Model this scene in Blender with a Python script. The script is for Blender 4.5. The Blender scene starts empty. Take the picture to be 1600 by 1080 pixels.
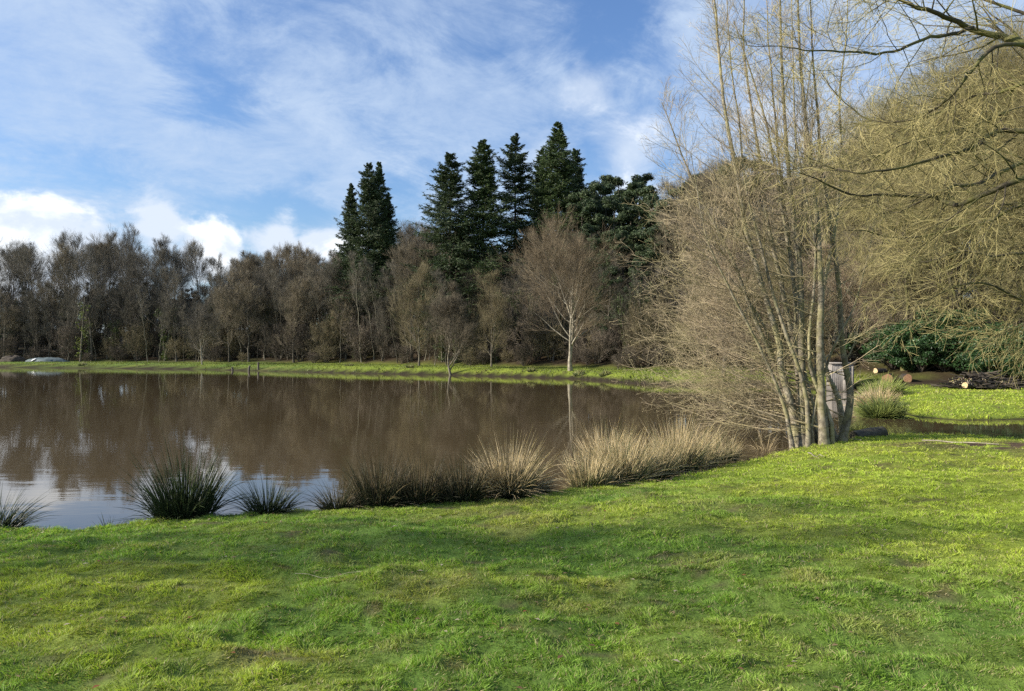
import bpy, math
import numpy as np
from mathutils import Vector
sc = bpy.context.scene
R = math.radians
rng = np.random.default_rng(7)

# ------------------------------------------------------------------ camera
CAMZ = 1.9
FPX = 1155.0
cam_d = bpy.data.cameras.new("camera")
cam = bpy.data.objects.new("camera", cam_d)
sc.collection.objects.link(cam)
cam.location = (0, 0, CAMZ)
cam.rotation_euler = (R(90.4), 0, 0)
cam_d.lens = 26.0
cam_d.sensor_width = 36
cam_d.clip_start = 0.05
cam_d.clip_end = 6000
sc.camera = cam

# ------------------------------------------------------------------ sun direction
SUN_EL, SUN_AZ = R(26), R(-101)          # azimuth from +Y (view direction), negative = left
sdir = Vector((math.sin(SUN_AZ) * math.cos(SUN_EL), math.cos(SUN_AZ) * math.cos(SUN_EL), math.sin(SUN_EL)))
sun_d = bpy.data.lights.new("sun", 'SUN')
sun_d.energy = 5.0
sun_d.angle = R(0.55)
sun_d.color = (1.0, 0.91, 0.77)
sun = bpy.data.objects.new("sun", sun_d)
sc.collection.objects.link(sun)
sun.rotation_euler = sdir.to_track_quat('Z', 'Y').to_euler()

# ------------------------------------------------------------------ world: sky with clouds (by direction)
world = bpy.data.worlds.new("World")
sc.world = world
world.use_nodes = True
nt = world.node_tree
nt.nodes.clear()
L = nt.links.new
def N(t, kind, **kw):
    n = t.nodes.new(kind)
    for k, v in kw.items():
        setattr(n, k, v)
    return n
def setin(n, i, v):
    n.inputs[i].default_value = v
    return n
def mth(t, op, a, b=None, c=None, clamp=False):
    n = t.nodes.new('ShaderNodeMath'); n.operation = op; n.use_clamp = clamp
    for i, v in enumerate((a, b, c)):
        if v is None: continue
        if isinstance(v, (int, float)): n.inputs[i].default_value = v
        else: t.links.new(v, n.inputs[i])
    return n.outputs[0]
def mixc(t, f, a, b, blend='MIX'):
    n = t.nodes.new('ShaderNodeMix'); n.data_type = 'RGBA'; n.blend_type = blend
    for sk, v in ((n.inputs[0], f), (n.inputs[6], a), (n.inputs[7], b)):
        if isinstance(v, (int, float)): sk.default_value = v
        elif isinstance(v, tuple): sk.default_value = (*v[:3], 1)
        else: t.links.new(v, sk)
    return n.outputs[2]
def ramp(t, f, p0, p1, interp='EASE', c0=(0, 0, 0, 1), c1=(1, 1, 1, 1)):
    n = t.nodes.new('ShaderNodeValToRGB'); n.color_ramp.interpolation = interp
    n.color_ramp.elements[0].position = p0; n.color_ramp.elements[1].position = p1
    n.color_ramp.elements[0].color = c0; n.color_ramp.elements[1].color = c1
    t.links.new(f, n.inputs[0]); return n.outputs[0]
def comb(t, x, y, z):
    n = t.nodes.new('ShaderNodeCombineXYZ')
    for i, v in enumerate((x, y, z)):
        if isinstance(v, (int, float)): n.inputs[i].default_value = v
        else: t.links.new(v, n.inputs[i])
    return n.outputs[0]
def noise(t, vec, scale, detail=4, rough=.5, dist=0.0, dims='3D'):
    n = t.nodes.new('ShaderNodeTexNoise'); n.noise_dimensions = dims
    n.inputs['Scale'].default_value = scale; n.inputs['Detail'].default_value = detail
    n.inputs['Roughness'].default_value = rough; n.inputs['Distortion'].default_value = dist
    if vec is not None: t.links.new(vec, n.inputs['Vector'])
    return n.outputs[0]

sky = N(nt, 'ShaderNodeTexSky', sky_type='NISHITA', sun_disc=False)
sky.sun_elevation = SUN_EL
sky.sun_rotation = SUN_AZ
sky.altitude = 0; sky.air_density = 1.3; sky.dust_density = 0.5; sky.ozone_density = 2.5
tc = N(nt, 'ShaderNodeTexCoord')
sep = N(nt, 'ShaderNodeSeparateXYZ'); L(tc.outputs['Generated'], sep.inputs[0])
dx, dy, dz = sep.outputs
zz = mth(nt, 'ADD', mth(nt, 'MAXIMUM', dz, 0.0), 0.30)
px_ = mth(nt, 'DIVIDE', dx, zz); py_ = mth(nt, 'DIVIDE', dy, zz)
# high thin cloud: two streaky layers, combed diagonally
u = mth(nt, 'ADD', mth(nt, 'MULTIPLY', px_, 0.62), mth(nt, 'MULTIPLY', py_, 0.50))
v = mth(nt, 'SUBTRACT', mth(nt, 'MULTIPLY', py_, 1.25), mth(nt, 'MULTIPLY', px_, 0.85))
ci1 = noise(nt, comb(nt, u, v, 3.1), 1.9, 10, .66, .7)
ci2 = noise(nt, comb(nt, px_, py_, 9.0), 5.5, 10, .68, .4)
ci3 = noise(nt, comb(nt, u, v, 7.7), 0.7, 3, .5, .3)
cs = mth(nt, 'ADD', mth(nt, 'MULTIPLY', ci1, .62), mth(nt, 'MULTIPLY', ci2, .40))
cs = mth(nt, 'ADD', cs, mth(nt, 'MULTIPLY', ci3, .22))
az = mth(nt, 'ARCTAN2', dx, dy)
el = mth(nt, 'ARCSINE', dz)
# less veil at upper right and in the blue window left of centre
def blob(a0, e0, ra, re):
    a = mth(nt, 'DIVIDE', mth(nt, 'SUBTRACT', az, R(a0)), R(ra))
    e = mth(nt, 'DIVIDE', mth(nt, 'SUBTRACT', el, R(e0)), R(re))
    d = mth(nt, 'SQRT', mth(nt, 'ADD', mth(nt, 'MULTIPLY', a, a), mth(nt, 'MULTIPLY', e, e)))
    return mth(nt, 'SUBTRACT', 1.0, d)
def summax(*bl):
    o = bl[0]
    for b in bl[1:]: o = mth(nt, 'MAXIMUM', o, b)
    return o
hole = summax(blob(-22, 17.5, 6, 2.6), blob(9.5, 24, 9, 6), blob(-9, 12.5, 4, 3), blob(-17, 10.5, 5, 1.8), blob(7, 14, 2.5, 2.5))
hole = mth(nt, 'MAXIMUM', hole, 0.0)
cs = mth(nt, 'SUBTRACT', cs, mth(nt, 'MULTIPLY', hole, .24))
more = mth(nt, 'MAXIMUM', summax(blob(-8, 25, 12, 3.5), blob(-18, 13, 14, 5), blob(-3, 18, 11, 4), blob(16, 22, 9, 12), blob(-33, 16, 10, 6)), 0.0)
cs = mth(nt, 'ADD', cs, mth(nt, 'MULTIPLY', more, .16))
cirrus = ramp(nt, cs, 0.45, 0.70)
# cumulus near the horizon
cn = noise(nt, comb(nt, mth(nt, 'MULTIPLY', az, 1.0), mth(nt, 'MULTIPLY', el, 1.5), 1.7), 11, 9, .60, .25)
cn = mth(nt, 'SUBTRACT', cn, .5)
cb = summax(blob(-33, 6.4, 10, 4.2), blob(-25.5, 8.6, 2.6, 3.0), blob(-22.5, 7.2, 3.0, 2.4), blob(-17.5, 8.3, 2.8, 2.4), blob(-14.5, 8.0, 3.4, 2.0),
            blob(6.0, 19.5, 3.0, 2.6), blob(9, 15, 4.5, 3.5), blob(3, 15, 4, 2.2), blob(24, 14, 12, 9), blob(-48, 8, 9, 5), blob(-70, 9, 14, 5), blob(150, 14, 40, 9), blob(70, 14, 22, 8))
cbn = mth(nt, 'ADD', cb, mth(nt, 'MULTIPLY', cn, 1.9))
soft = ramp(nt, el, R(10.5), R(14), 'LINEAR')
cum = mixc(nt, soft, ramp(nt, cbn, 0.05, 0.50), ramp(nt, cbn, -.15, 1.15))
cum_soft = mth(nt, 'MULTIPLY', cum, ramp(nt, el, R(10), R(17), 'LINEAR', (1, 1, 1, 1), (.62, .62, .62, 1)))
skyc = mixc(nt, 0.55, sky.outputs[0], mixc(nt, 1.0, sky.outputs[0], (0.62, 0.92, 1.50), 'MULTIPLY'))
cloudc = mixc(nt, ramp(nt, cn, -0.25, 0.20), (5.6, 6.3, 7.3), (8.2, 8.5, 8.8))
wisp = ramp(nt, mth(nt, 'ADD', mth(nt, 'MULTIPLY', ci2, .6), mth(nt, 'MULTIPLY', ci1, .4)), .36, .66, 'LINEAR', (.25, .25, .25, 1), (.95, .95, .95, 1))
c1 = mixc(nt, mth(nt, 'MULTIPLY', cirrus, wisp), skyc, (4.3, 5.3, 6.8))
c2 = mixc(nt, cum_soft, c1, cloudc)
bg = N(nt, 'ShaderNodeBackground'); L(c2, bg.inputs[0]); bg.inputs[1].default_value = 0.078
out = N(nt, 'ShaderNodeOutputWorld'); L(bg.outputs[0], out.inputs[0])

sc.view_settings.view_transform = 'Standard'
sc.view_settings.look = 'None'
sc.view_settings.exposure = 0.84
sc.view_settings.gamma = 1.0
sc.cycles.max_bounces = 5
sc.cycles.diffuse_bounces = 2
sc.cycles.glossy_bounces = 2
sc.cycles.transmission_bounces = 2
sc.cycles.transparent_max_bounces = 4
sc.cycles.use_denoising = False
sc.cycles.use_adaptive_sampling = False

# ------------------------------------------------------------------ helpers
def at(px, Y, py=None, z=None):
    """A point at depth Y metres seen towards (px, py) of the 1600-wide photograph."""
    X = (px - 800) / FPX * Y
    if z is None: z = CAMZ + (548 - py) / FPX * Y
    return np.array((X, Y, z))

def lat(ix, iy, s):
    h = (ix.astype(np.int64) * 374761393 + iy.astype(np.int64) * 668265263 + s * 69069) & 0x7fffffff
    h = ((h ^ (h >> 13)) * 1274126177) & 0x7fffffff
    return ((h ^ (h >> 16)) & 0xffff) / 65535.0
def vnoise(x, y, sc_, s=0):
    x = x / sc_ + 1000.0; y = y / sc_ + 1000.0
    ix = np.floor(x); iy = np.floor(y); fx = x - ix; fy = y - iy
    fx = fx * fx * (3 - 2 * fx); fy = fy * fy * (3 - 2 * fy)
    a = lat(ix, iy, s); b = lat(ix + 1, iy, s); c = lat(ix, iy + 1, s); d = lat(ix + 1, iy + 1, s)
    return (a * (1 - fx) + b * fx) * (1 - fy) + (c * (1 - fx) + d * fx) * fy
def fbm(x, y, sc_, s=0, o=3):
    t = 0; a = 1; w = 0
    for i in range(o):
        t = t + a * vnoise(x, y, sc_ / 2 ** i, s + i); w += a; a *= .5
    return t / w
def sst(x, a, b):
    t = np.clip((x - a) / (b - a), 0, 1); return t * t * (3 - 2 * t)

shore_px = [(-900, 800), (-350, 822), (0, 834), (130, 838), (200, 828), (300, 816), (450, 809), (550, 803), (650, 797), (750, 790), (860, 776), (950, 768),
            (1030, 760), (1100, 742), (1180, 721), (1240, 706), (1290, 697), (1330, 686), (1400, 680), (1500, 681), (1600, 688), (1800, 694), (2100, 690),
            (2100, 668), (1800, 657), (1600, 655), (1500, 657), (1430, 651), (1395, 640), (1372, 622), (1345, 608), (1290, 604), (1180, 601), (1100, 603),
            (1000, 600), (900, 592), (700, 586), (560, 583.5), (400, 579.5), (300, 577), (150, 575.5), (0, 574), (-300, 573), (-900, 574)]
SH = np.array([((x - 800) / FPX * (CAMZ * FPX / (y - 548)), CAMZ * FPX / (y - 548)) for x, y in shore_px])
def sdist(x, y):
    p = np.stack([x.ravel(), y.ravel()], 1).astype(float)
    best = np.full(len(p), 1e18); ins = np.zeros(len(p), bool)
    for i in range(len(SH)):
        a = SH[i]; b = SH[(i + 1) % len(SH)]; ab = b - a
        t = np.clip(((p - a) @ ab) / (ab @ ab), 0, 1)
        q = p - a - t[:, None] * ab
        best = np.minimum(best, (q ** 2).sum(1))
        c = ((a[1] > p[:, 1]) != (b[1] > p[:, 1]))
        with np.errstate(divide='ignore', invalid='ignore'):
            xi = (b[0] - a[0]) * (p[:, 1] - a[1]) / (b[1] - a[1]) + a[0]
        ins ^= c & (p[:, 0] < xi)
    d = np.sqrt(best); d[ins] *= -1
    return d.reshape(x.shape)
TLx = [-600, 0, 150, 300, 450, 600, 700, 800, 900, 1000, 1100, 1200, 1300, 1350, 1450, 1600, 2000, 2600]
TLy = [105, 96, 93, 88, 83, 76, 69, 65, 61, 57, 54, 51, 45, 39, 36, 34, 30, 28]
def behind(x, y):
    yy = np.maximum(y, 1.0)
    p = 800 + FPX * x / yy
    b = y - np.interp(p, TLx, TLy)
    return np.where(y < 5, -50, b), p
def ground_h(x, y, fine=True):
    x = np.asarray(x, float); y = np.asarray(y, float)
    sd = sdist(x, y) + (vnoise(x, y, .5, 5) - .5) * .12 * np.clip(14 / np.maximum(y, 6), .3, 1)
    far = sst(y, 25, 40)
    h = np.where(sd > 0, 0.10 * sst(sd, 0, .22) + 0.17 * sst(sd, 0, 2.2), -0.55 * sst(-sd, 0, 2.5))
    h = h + np.where(sd > 0, far * 0.25 * sst(sd, 0, 1.2), 0)
    g = np.exp(-(((x - 11.5) / 5) ** 2 + ((y - 16.3) / 3.2) ** 2) * .9)
    h = np.where(sd > 0, h * (1 - .72 * g), h)
    h = np.where((sd < 0) & (g > .3), np.maximum(h, -0.09 * sst(-sd, 0, .9)), h)
    b, p = behind(x, y)
    slope = np.interp(p, [300, 700, 1300, 1500], [.16, .28, .28, .30])
    cap = np.interp(p, [300, 700, 1300, 1500], [6.5, 9, 9, 9])
    h = h + cap * (1 - np.exp(-np.clip(b, 0, 500) * slope / cap))
    if fine:
        land = sst(sd, .1, 1.0)
        near = 1 - sst(y, 22, 40)
        h = h + land * near * (1 - .8 * g) * ((fbm(x, y * 1.6, .95, 11, 3) - .5) * .15 + (fbm(x, y * 1.3, .3, 31, 2) - .5) * .10)
        h = h + land * (1 - near) * (fbm(x, y, 2.5, 77, 3) - .5) * .18
    return h, sd, b, p, g
def gz(x, y):
    return float(ground_h(np.array([x]), np.array([y]))[0][0])

def mk_mesh(name, V, F4=None, F3=None, mat=None, col=None, smooth=True):
    me = bpy.data.meshes.new(name)
    V = np.ascontiguousarray(V, np.float32)
    n4 = 0 if F4 is None else len(F4); n3 = 0 if F3 is None else len(F3)
    idx = []
    if n4: idx.append(np.asarray(F4, np.int32).ravel())
    if n3: idx.append(np.asarray(F3, np.int32).ravel())
    idx = np.concatenate(idx)
    me.vertices.add(len(V)); me.vertices.foreach_set('co', V.ravel())
    me.loops.add(len(idx)); me.loops.foreach_set('vertex_index', idx)
    me.polygons.add(n4 + n3)
    ls = np.concatenate([np.arange(n4) * 4, n4 * 4 + np.arange(n3) * 3]).astype(np.int32)
    me.polygons.foreach_set('loop_start', ls)
    if smooth: me.polygons.foreach_set('use_smooth', np.ones(n4 + n3, bool))
    if mat:
        for m_ in (mat if isinstance(mat, (list, tuple)) else [mat]): me.materials.append(m_)
    me.update(calc_edges=True)
    if col is not None:
        a = me.attributes.new('tint', 'FLOAT_COLOR', 'POINT')
        c = np.ones((len(V), 4), np.float32); c[:, :3] = col
        a.data.foreach_set('color', c.ravel())
    return me
def link(name, me, parent=None, loc=None, rz=0, s=1):
    o = bpy.data.objects.new(name, me); sc.collection.objects.link(o)
    if parent is not None: o.parent = parent
    if loc is not None: o.location = tuple(float(v) for v in loc)
    o.rotation_euler = (0, 0, rz)
    o.scale = (s, s, s) if isinstance(s, (int, float)) else s
    return o
def tag(o, label=None, cat=None, group=None, kind=None):
    if label: o['label'] = label
    if cat: o['category'] = cat
    if group: o['group'] = group
    if kind: o['kind'] = kind
    return o

class Acc:
    def __init__(s): s.V = []; s.Q = []; s.T = []; s.C = []; s.n = 0
    def add(s, V, Q=None, T=None, col=None):
        V = V.reshape(-1, 3)
        if Q is not None and len(Q): s.Q.append(Q.reshape(-1, 4) + s.n)
        if T is not None and len(T): s.T.append(T.reshape(-1, 3) + s.n)
        s.V.append(V); s.n += len(V)
        s.C.append(np.broadcast_to(np.array((1, 1, 1.)) if col is None else col, V.shape))
    def mesh(s, name, mat, col=False, smooth=True):
        return mk_mesh(name, np.concatenate(s.V), np.concatenate(s.Q) if s.Q else None, np.concatenate(s.T) if s.T else None,
                       mat, np.concatenate(s.C) if col else None, smooth)

def nrm(v): return v / np.maximum(np.linalg.norm(v, axis=-1, keepdims=True), 1e-9)
def tangents(P):
    T = np.empty_like(P); T[:, 1:-1] = P[:, 2:] - P[:, :-2]; T[:, 0] = P[:, 1] - P[:, 0]; T[:, -1] = P[:, -1] - P[:, -2]
    return nrm(T)
def tubes(acc, P, Rr, sides, col=None):
    M, K = P.shape[:2]
    if M == 0: return
    T = tangents(P)
    ref = np.zeros((M, 1, 3)); ref[..., 0] = .31; ref[..., 1] = .17; ref[..., 2] = .93
    t0 = T[:, :1]; alt = np.abs((t0 * ref).sum(-1, keepdims=True)) > .93
    ref = np.where(alt, np.array((.93, .3, .1)), ref)
    U = nrm(np.cross(T, np.broadcast_to(ref, T.shape))); W = np.cross(T, U)
    a = np.arange(sides) * 2 * np.pi / sides
    V = P[:, :, None] + Rr[:, :, None, None] * (U[:, :, None] * np.cos(a)[:, None] + W[:, :, None] * np.sin(a)[:, None])
    i = np.arange(M * K * sides).reshape(M, K, sides)
    j = np.roll(i, -1, 2)
    Q = np.stack([i[:, :-1], j[:, :-1], j[:, 1:], i[:, 1:]], -1)
    c = None if col is None else np.broadcast_to(col[:, :, None], V.shape).reshape(-1, 3)
    acc.add(V, Q, None, c)
def ribbons(acc, P, Rr, rg, col=None, side=None):
    M, K = P.shape[:2]
    T = tangents(P)
    s = rg.normal(size=(M, 1, 3)) if side is None else side
    U = nrm(np.cross(T, s + 0 * T))
    V = np.stack([P - U * Rr[..., None], P + U * Rr[..., None]], 2)
    i = np.arange(M * K * 2).reshape(M, K, 2)
    Q = np.stack([i[:, :-1, 0], i[:, :-1, 1], i[:, 1:, 1], i[:, 1:, 0]], -1)
    c = None if col is None else np.broadcast_to(col[:, :, None], V.shape).reshape(-1, 3)
    acc.add(V, Q, None, c)
def interp_chain(P, t):
    """P (N,K,3), t (N,n) -> (N,n,3) points and tangents"""
    N_, K = P.shape[:2]
    f = t * (K - 1); i = np.clip(f.astype(int), 0, K - 2); w = (f - i)[..., None]
    r = np.arange(N_)[:, None]
    return P[r, i] * (1 - w) + P[r, i + 1] * w, nrm(P[r, i + 1] - P[r, i])
def grow(P, Rr, n, rg, t0=.2, t1=1., ang=(45, 10), length=None, K=4, up=.3, wig=.12, rr=.55, tip=.25, planar=False, bias=None, rmin=0., steady=0.):
    """children chains on parents; length(t, parentlen) -> metres"""
    N_, K0 = P.shape[:2]
    t = t0 + (t1 - t0) * ((np.arange(n)[None] + rg.uniform(0, 1, (N_, n))) / n)
    p, T = interp_chain(P, t)
    rad, _ = interp_chain(np.repeat(Rr[..., None], 3, 2), t); rad = rad[..., 0]
    plen = np.linalg.norm(np.diff(P, axis=1), axis=2).sum(1)[:, None]
    Ln = length(t, plen) * rg.uniform(.7, 1.25, t.shape)
    if planar:
        sgn = np.where(np.arange(n) % 2 == 0, 1., -1.)[None, :, None]
        u = nrm(np.cross(T, np.array((0, 0, 1.)))) * sgn + rg.normal(size=T.shape) * .15
        u = nrm(u - (u * T).sum(-1, keepdims=True) * T)
    else:
        v = rg.normal(size=T.shape)
        if bias is not None: v = v + bias
        u = nrm(v - (v * T).sum(-1, keepdims=True) * T)
    A = np.radians(rg.normal(ang[0], ang[1], t.shape))[..., None]
    d = nrm(np.cos(A) * T + np.sin(A) * u)
    M = N_ * n
    d = d.reshape(M, 3); p = p.reshape(M, 3); Ln = Ln.reshape(M); r0 = np.maximum(rad.reshape(M) * rr, rmin)
    out = np.empty((M, K, 3)); out[:, 0] = p
    for k in range(1, K):
        d = nrm(d + np.array((0, 0, up / (K - 1))) + wig * rg.normal(size=d.shape))
        out[:, k] = out[:, k - 1] + d * (Ln / (K - 1))[:, None]
    rad = r0[:, None] * (1 - (1 - tip) * np.linspace(0, 1, K)[None] ** 1.0)
    return out, np.maximum(rad, rmin)
def spline(pts, K):
    pts = np.asarray(pts, float)
    P = np.vstack([2 * pts[0] - pts[1], pts, 2 * pts[-1] - pts[-2]])
    o = []
    for s in np.linspace(0, len(pts) - 1.0001, K):
        i = int(s); f = s - i
        a, b, c, d = P[i:i + 4]
        o.append(.5 * ((2 * b) + (-a + c) * f + (2 * a - 5 * b + 4 * c - d) * f ** 2 + (-a + 3 * b - 3 * c + d) * f ** 3))
    return np.array(o)

# ------------------------------------------------------------------ materials
def newmat(name):
    m = bpy.data.materials.new(name); m.use_nodes = True
    t = m.node_tree; b = t.nodes['Principled BSDF']; return m, t, b
def bark(name, c0, c1, scale=6, rough=.9, moss=None, mossamt=.5, rnd=.25):
    m, t, b = newmat(name)
    g = N(t, 'ShaderNodeNewGeometry')
    n1 = noise(t, g.outputs['Position'], scale, 5, .65)
    c = mixc(t, ramp(t, n1, .35, .65), c0, c1)
    if moss:
        n2 = noise(t, g.outputs['Position'], scale * .35, 4, .6)
        c = mixc(t, mth(t, 'MULTIPLY', ramp(t, n2, .42, .60), mossamt), c, moss)
    oi = N(t, 'ShaderNodeObjectInfo')
    k = mth(t, 'ADD', mth(t, 'MULTIPLY', oi.outputs['Random'], rnd * 2), 1 - rnd)
    hs = N(t, 'ShaderNodeHueSaturation'); t.links.new(c, hs.inputs['Color']); t.links.new(k, hs.inputs['Value'])
    t.links.new(hs.outputs[0], b.inputs['Base Color'])
    b.inputs['Roughness'].default_value = rough
    b.inputs['Specular IOR Level'].default_value = .25
    return m
M_grey = bark('grey_bark', (.055, .048, .036), (.13, .115, .09))
M_twig_grey = bark('grey_brown_twigs', (.088, .081, .064), (.17, .152, .118), 1.5)
M_twig_pink = bark('pinkish_twigs', (.18, .135, .098), (.30, .235, .165), 1.5)
M_twig_brown = bark('brown_twigs', (.125, .106, .075), (.21, .178, .123), 1.5)
M_twig_olive = bark('olive_lichen_twigs', (.15, .128, .062), (.30, .265, .125), 1.2)
M_twig_moss = bark('mossy_green_bark', (.22, .19, .075), (.42, .365, .17), 3)
M_pale = bark('pale_bark', (.18, .16, .12), (.34, .31, .24), 5)
M_twig_dull = bark('dull_olive_twigs', (.115, .095, .055), (.20, .17, .10), 1.5)
M_twig_shrub = bark('dark_shrub_twigs', (.075, .062, .048), (.14, .115, .088), 1.5)
M_twig_tan = bark('tan_twigs', (.15, .118, .076), (.26, .207, .135), 1.5)
M_pale_dim = bark('grey_lichen_bark', (.09, .082, .06), (.22, .20, .15), 5, rnd=.55)
M_alder = bark('alder_bark', (.11, .095, .07), (.31, .275, .205), 9, moss=(.26, .245, .10), mossamt=.5)
M_alder_twig = bark('alder_twigs', (.25, .20, .138), (.42, .345, .225), 2.5, moss=(.32, .30, .12), mossamt=.4)
M_oak = bark('mossy_oak_bark', (.04, .034, .024), (.09, .075, .05), 7, moss=(.15, .155, .04), mossamt=.55)
M_dark = bark('dark_bark', (.035, .03, .025), (.08, .065, .05))
def leafmat(name, c0, c1, rough=.5, trans=.25, scale=3, spec=.3):
    m, t, b = newmat(name)
    g = N(t, 'ShaderNodeNewGeometry')
    n1 = noise(t, g.outputs['Position'], scale, 4, .6)
    c = mixc(t, ramp(t, n1, .3, .7), c0, c1)
    at_ = N(t, 'ShaderNodeAttribute', attribute_name='tint')
    c = mixc(t, 1.0, c, at_.outputs['Color'], 'MULTIPLY')
    t.links.new(c, b.inputs['Base Color'])
    b.inputs['Roughness'].default_value = rough; b.inputs['Specular IOR Level'].default_value = spec
    if trans:
        tr = N(t, 'ShaderNodeBsdfTranslucent'); t.links.new(mixc(t, 1.0, c, (1.3, 1.35, .6), 'MULTIPLY'), tr.inputs[0])
        mx = N(t, 'ShaderNodeMixShader'); mx.inputs[0].default_value = trans
        t.links.new(b.outputs[0], mx.inputs[1]); t.links.new(tr.outputs[0], mx.inputs[2])
        t.links.new(mx.outputs[0], t.nodes['Material Output'].inputs[0])
    return m
M_fir = leafmat('fir_needles', (.024, .042, .016), (.055, .082, .032), .6, .1, 2)
M_fir2 = leafmat('fir_needles_light', (.032, .058, .018), (.075, .11, .035), .6, .1, 2)
M_pine = leafmat('pine_needles', (.025, .045, .020), (.06, .085, .035), .6, .1, 1)
M_holly = leafmat('evergreen_leaves', (.016, .042, .016), (.045, .095, .03), .45, .1, 2, .35)
M_ivy = leafmat('ivy_leaves', (.040, .065, .020), (.11, .15, .040), .4, .2, 2, .4)
M_ivylit = leafmat('yellow_green_leaves', (.09, .12, .03), (.20, .24, .06), .5, .2, 2, .3)
M_grass = leafmat('grass_blades', (1, 1, 1), (1, 1, 1), .55, .33, 1, .25)
M_rush = leafmat('rush_blades', (.8, .8, .8), (1.1, 1.1, 1.1), .45, .2, 8, .35)
M_dead = leafmat('dead_leaves', (.8, .8, .8), (1.1, 1.1, 1.1), .7, .1, 20, .2)

def ground_mat():
    m, t, b = newmat('grass_and_leaf_litter')
    a = N(t, 'ShaderNodeAttribute', attribute_name='tint')
    g = N(t, 'ShaderNodeNewGeometry')
    n1 = noise(t, g.outputs['Position'], 9, 6, .7)
    n2 = noise(t, g.outputs['Position'], 60, 3, .6)
    c = mixc(t, 1.0, a.outputs['Color'], ramp(t, n1, .25, .8, 'LINEAR', (.55, .55, .55, 1), (1.4, 1.4, 1.4, 1)), 'MULTIPLY')
    c = mixc(t, 1.0, c, ramp(t, n2, .2, .8, 'LINEAR', (.7, .7, .7, 1), (1.25, 1.25, 1.25, 1)), 'MULTIPLY')
    t.links.new(c, b.inputs['Base Color']); b.inputs['Roughness'].default_value = .95
    b.inputs['Specular IOR Level'].default_value = .1
    bp = N(t, 'ShaderNodeBump'); bp.inputs['Strength'].default_value = .8; bp.inputs['Distance'].default_value = .03
    t.links.new(n1, bp.inputs['Height']); t.links.new(bp.outputs[0], b.inputs['Normal'])
    return m
def water_mat():
    m, t, b = newmat('muddy_pond_water')
    g = N(t, 'ShaderNodeNewGeometry')
    mp = N(t, 'ShaderNodeMapping'); t.links.new(g.outputs['Position'], mp.inputs[0]); mp.inputs['Scale'].default_value = (.8, 2.2, 1)
    n1 = noise(t, mp.outputs[0], 1.1, 3, .5)
    n2 = noise(t, mp.outputs[0], 5.5, 2, .5)
    nb = noise(t, g.outputs['Position'], .12, 3, .5)
    c = mixc(t, nb, (.064, .046, .024), (.086, .063, .033))
    t.links.new(c, b.inputs['Base Color'])
    b.inputs['Roughness'].default_value = .03; b.inputs['IOR'].default_value = 1.38; b.inputs['Specular IOR Level'].default_value = .5
    h = mth(t, 'ADD', mth(t, 'MULTIPLY', n1, 1.0), mth(t, 'MULTIPLY', n2, .10))
    bp = N(t, 'ShaderNodeBump'); bp.inputs['Strength'].default_value = .5; bp.inputs['Distance'].default_value = .0035
    t.links.new(h, bp.inputs['Height']); t.links.new(bp.outputs[0], b.inputs['Normal'])
    return m
def plainmat(name, c0, c1, scale=8, rough=.8, bump=.2):
    m, t, b = newmat(name)
    tcx = N(t, 'ShaderNodeTexCoord')
    n1 = noise(t, tcx.outputs['Object'], scale, 5, .65)
    t.links.new(mixc(t, ramp(t, n1, .3, .7), c0, c1), b.inputs['Base Color'])
    b.inputs['Roughness'].default_value = rough
    bp = N(t, 'ShaderNodeBump'); bp.inputs['Strength'].default_value = bump; bp.inputs['Distance'].default_value = .02
    t.links.new(n1, bp.inputs['Height']); t.links.new(bp.outputs[0], b.inputs['Normal'])
    return m
M_cut = plainmat('freshly_cut_wood', (.14, .07, .035), (.34, .19, .10), 25)
M_cutpale = plainmat('pale_cut_wood', (.35, .25, .12), (.55, .42, .24), 12)
M_whitewood = plainmat('white_painted_boards', (.16, .145, .13), (.30, .275, .25), 5)
M_tarp = plainmat('blue_grey_sheet', (.05, .075, .085), (.10, .14, .155), 3, .75, .6)
M_highlight = plainmat('highlight_white', (.55, .58, .6), (.75, .76, .78), 3, .35, .6)  # white colour that paints the highlight on the covered heap
M_post = plainmat('weathered_post_wood', (.05, .045, .035), (.12, .10, .08), 15)
M_stone = plainmat('dark_wet_wood', (.022, .019, .012), (.08, .07, .04), 14, .8, .8)

# ------------------------------------------------------------------ ground and water
def axis(a, b, d0, lo, hi):
    o = list(np.arange(a, b, d0)); s = d0
    while o[-1] < hi: s *= 1.09; o.append(o[-1] + min(s, 300))
    s = d0; pre = []
    cur = a
    while cur > lo: s *= 1.09; cur -= min(s, 300); pre.append(cur)
    return np.array(pre[::-1] + o)
gx = axis(-9, 16, .085, -2500, 2500)
gy = axis(2.2, 20, .085, -2500, 3500)
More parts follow.
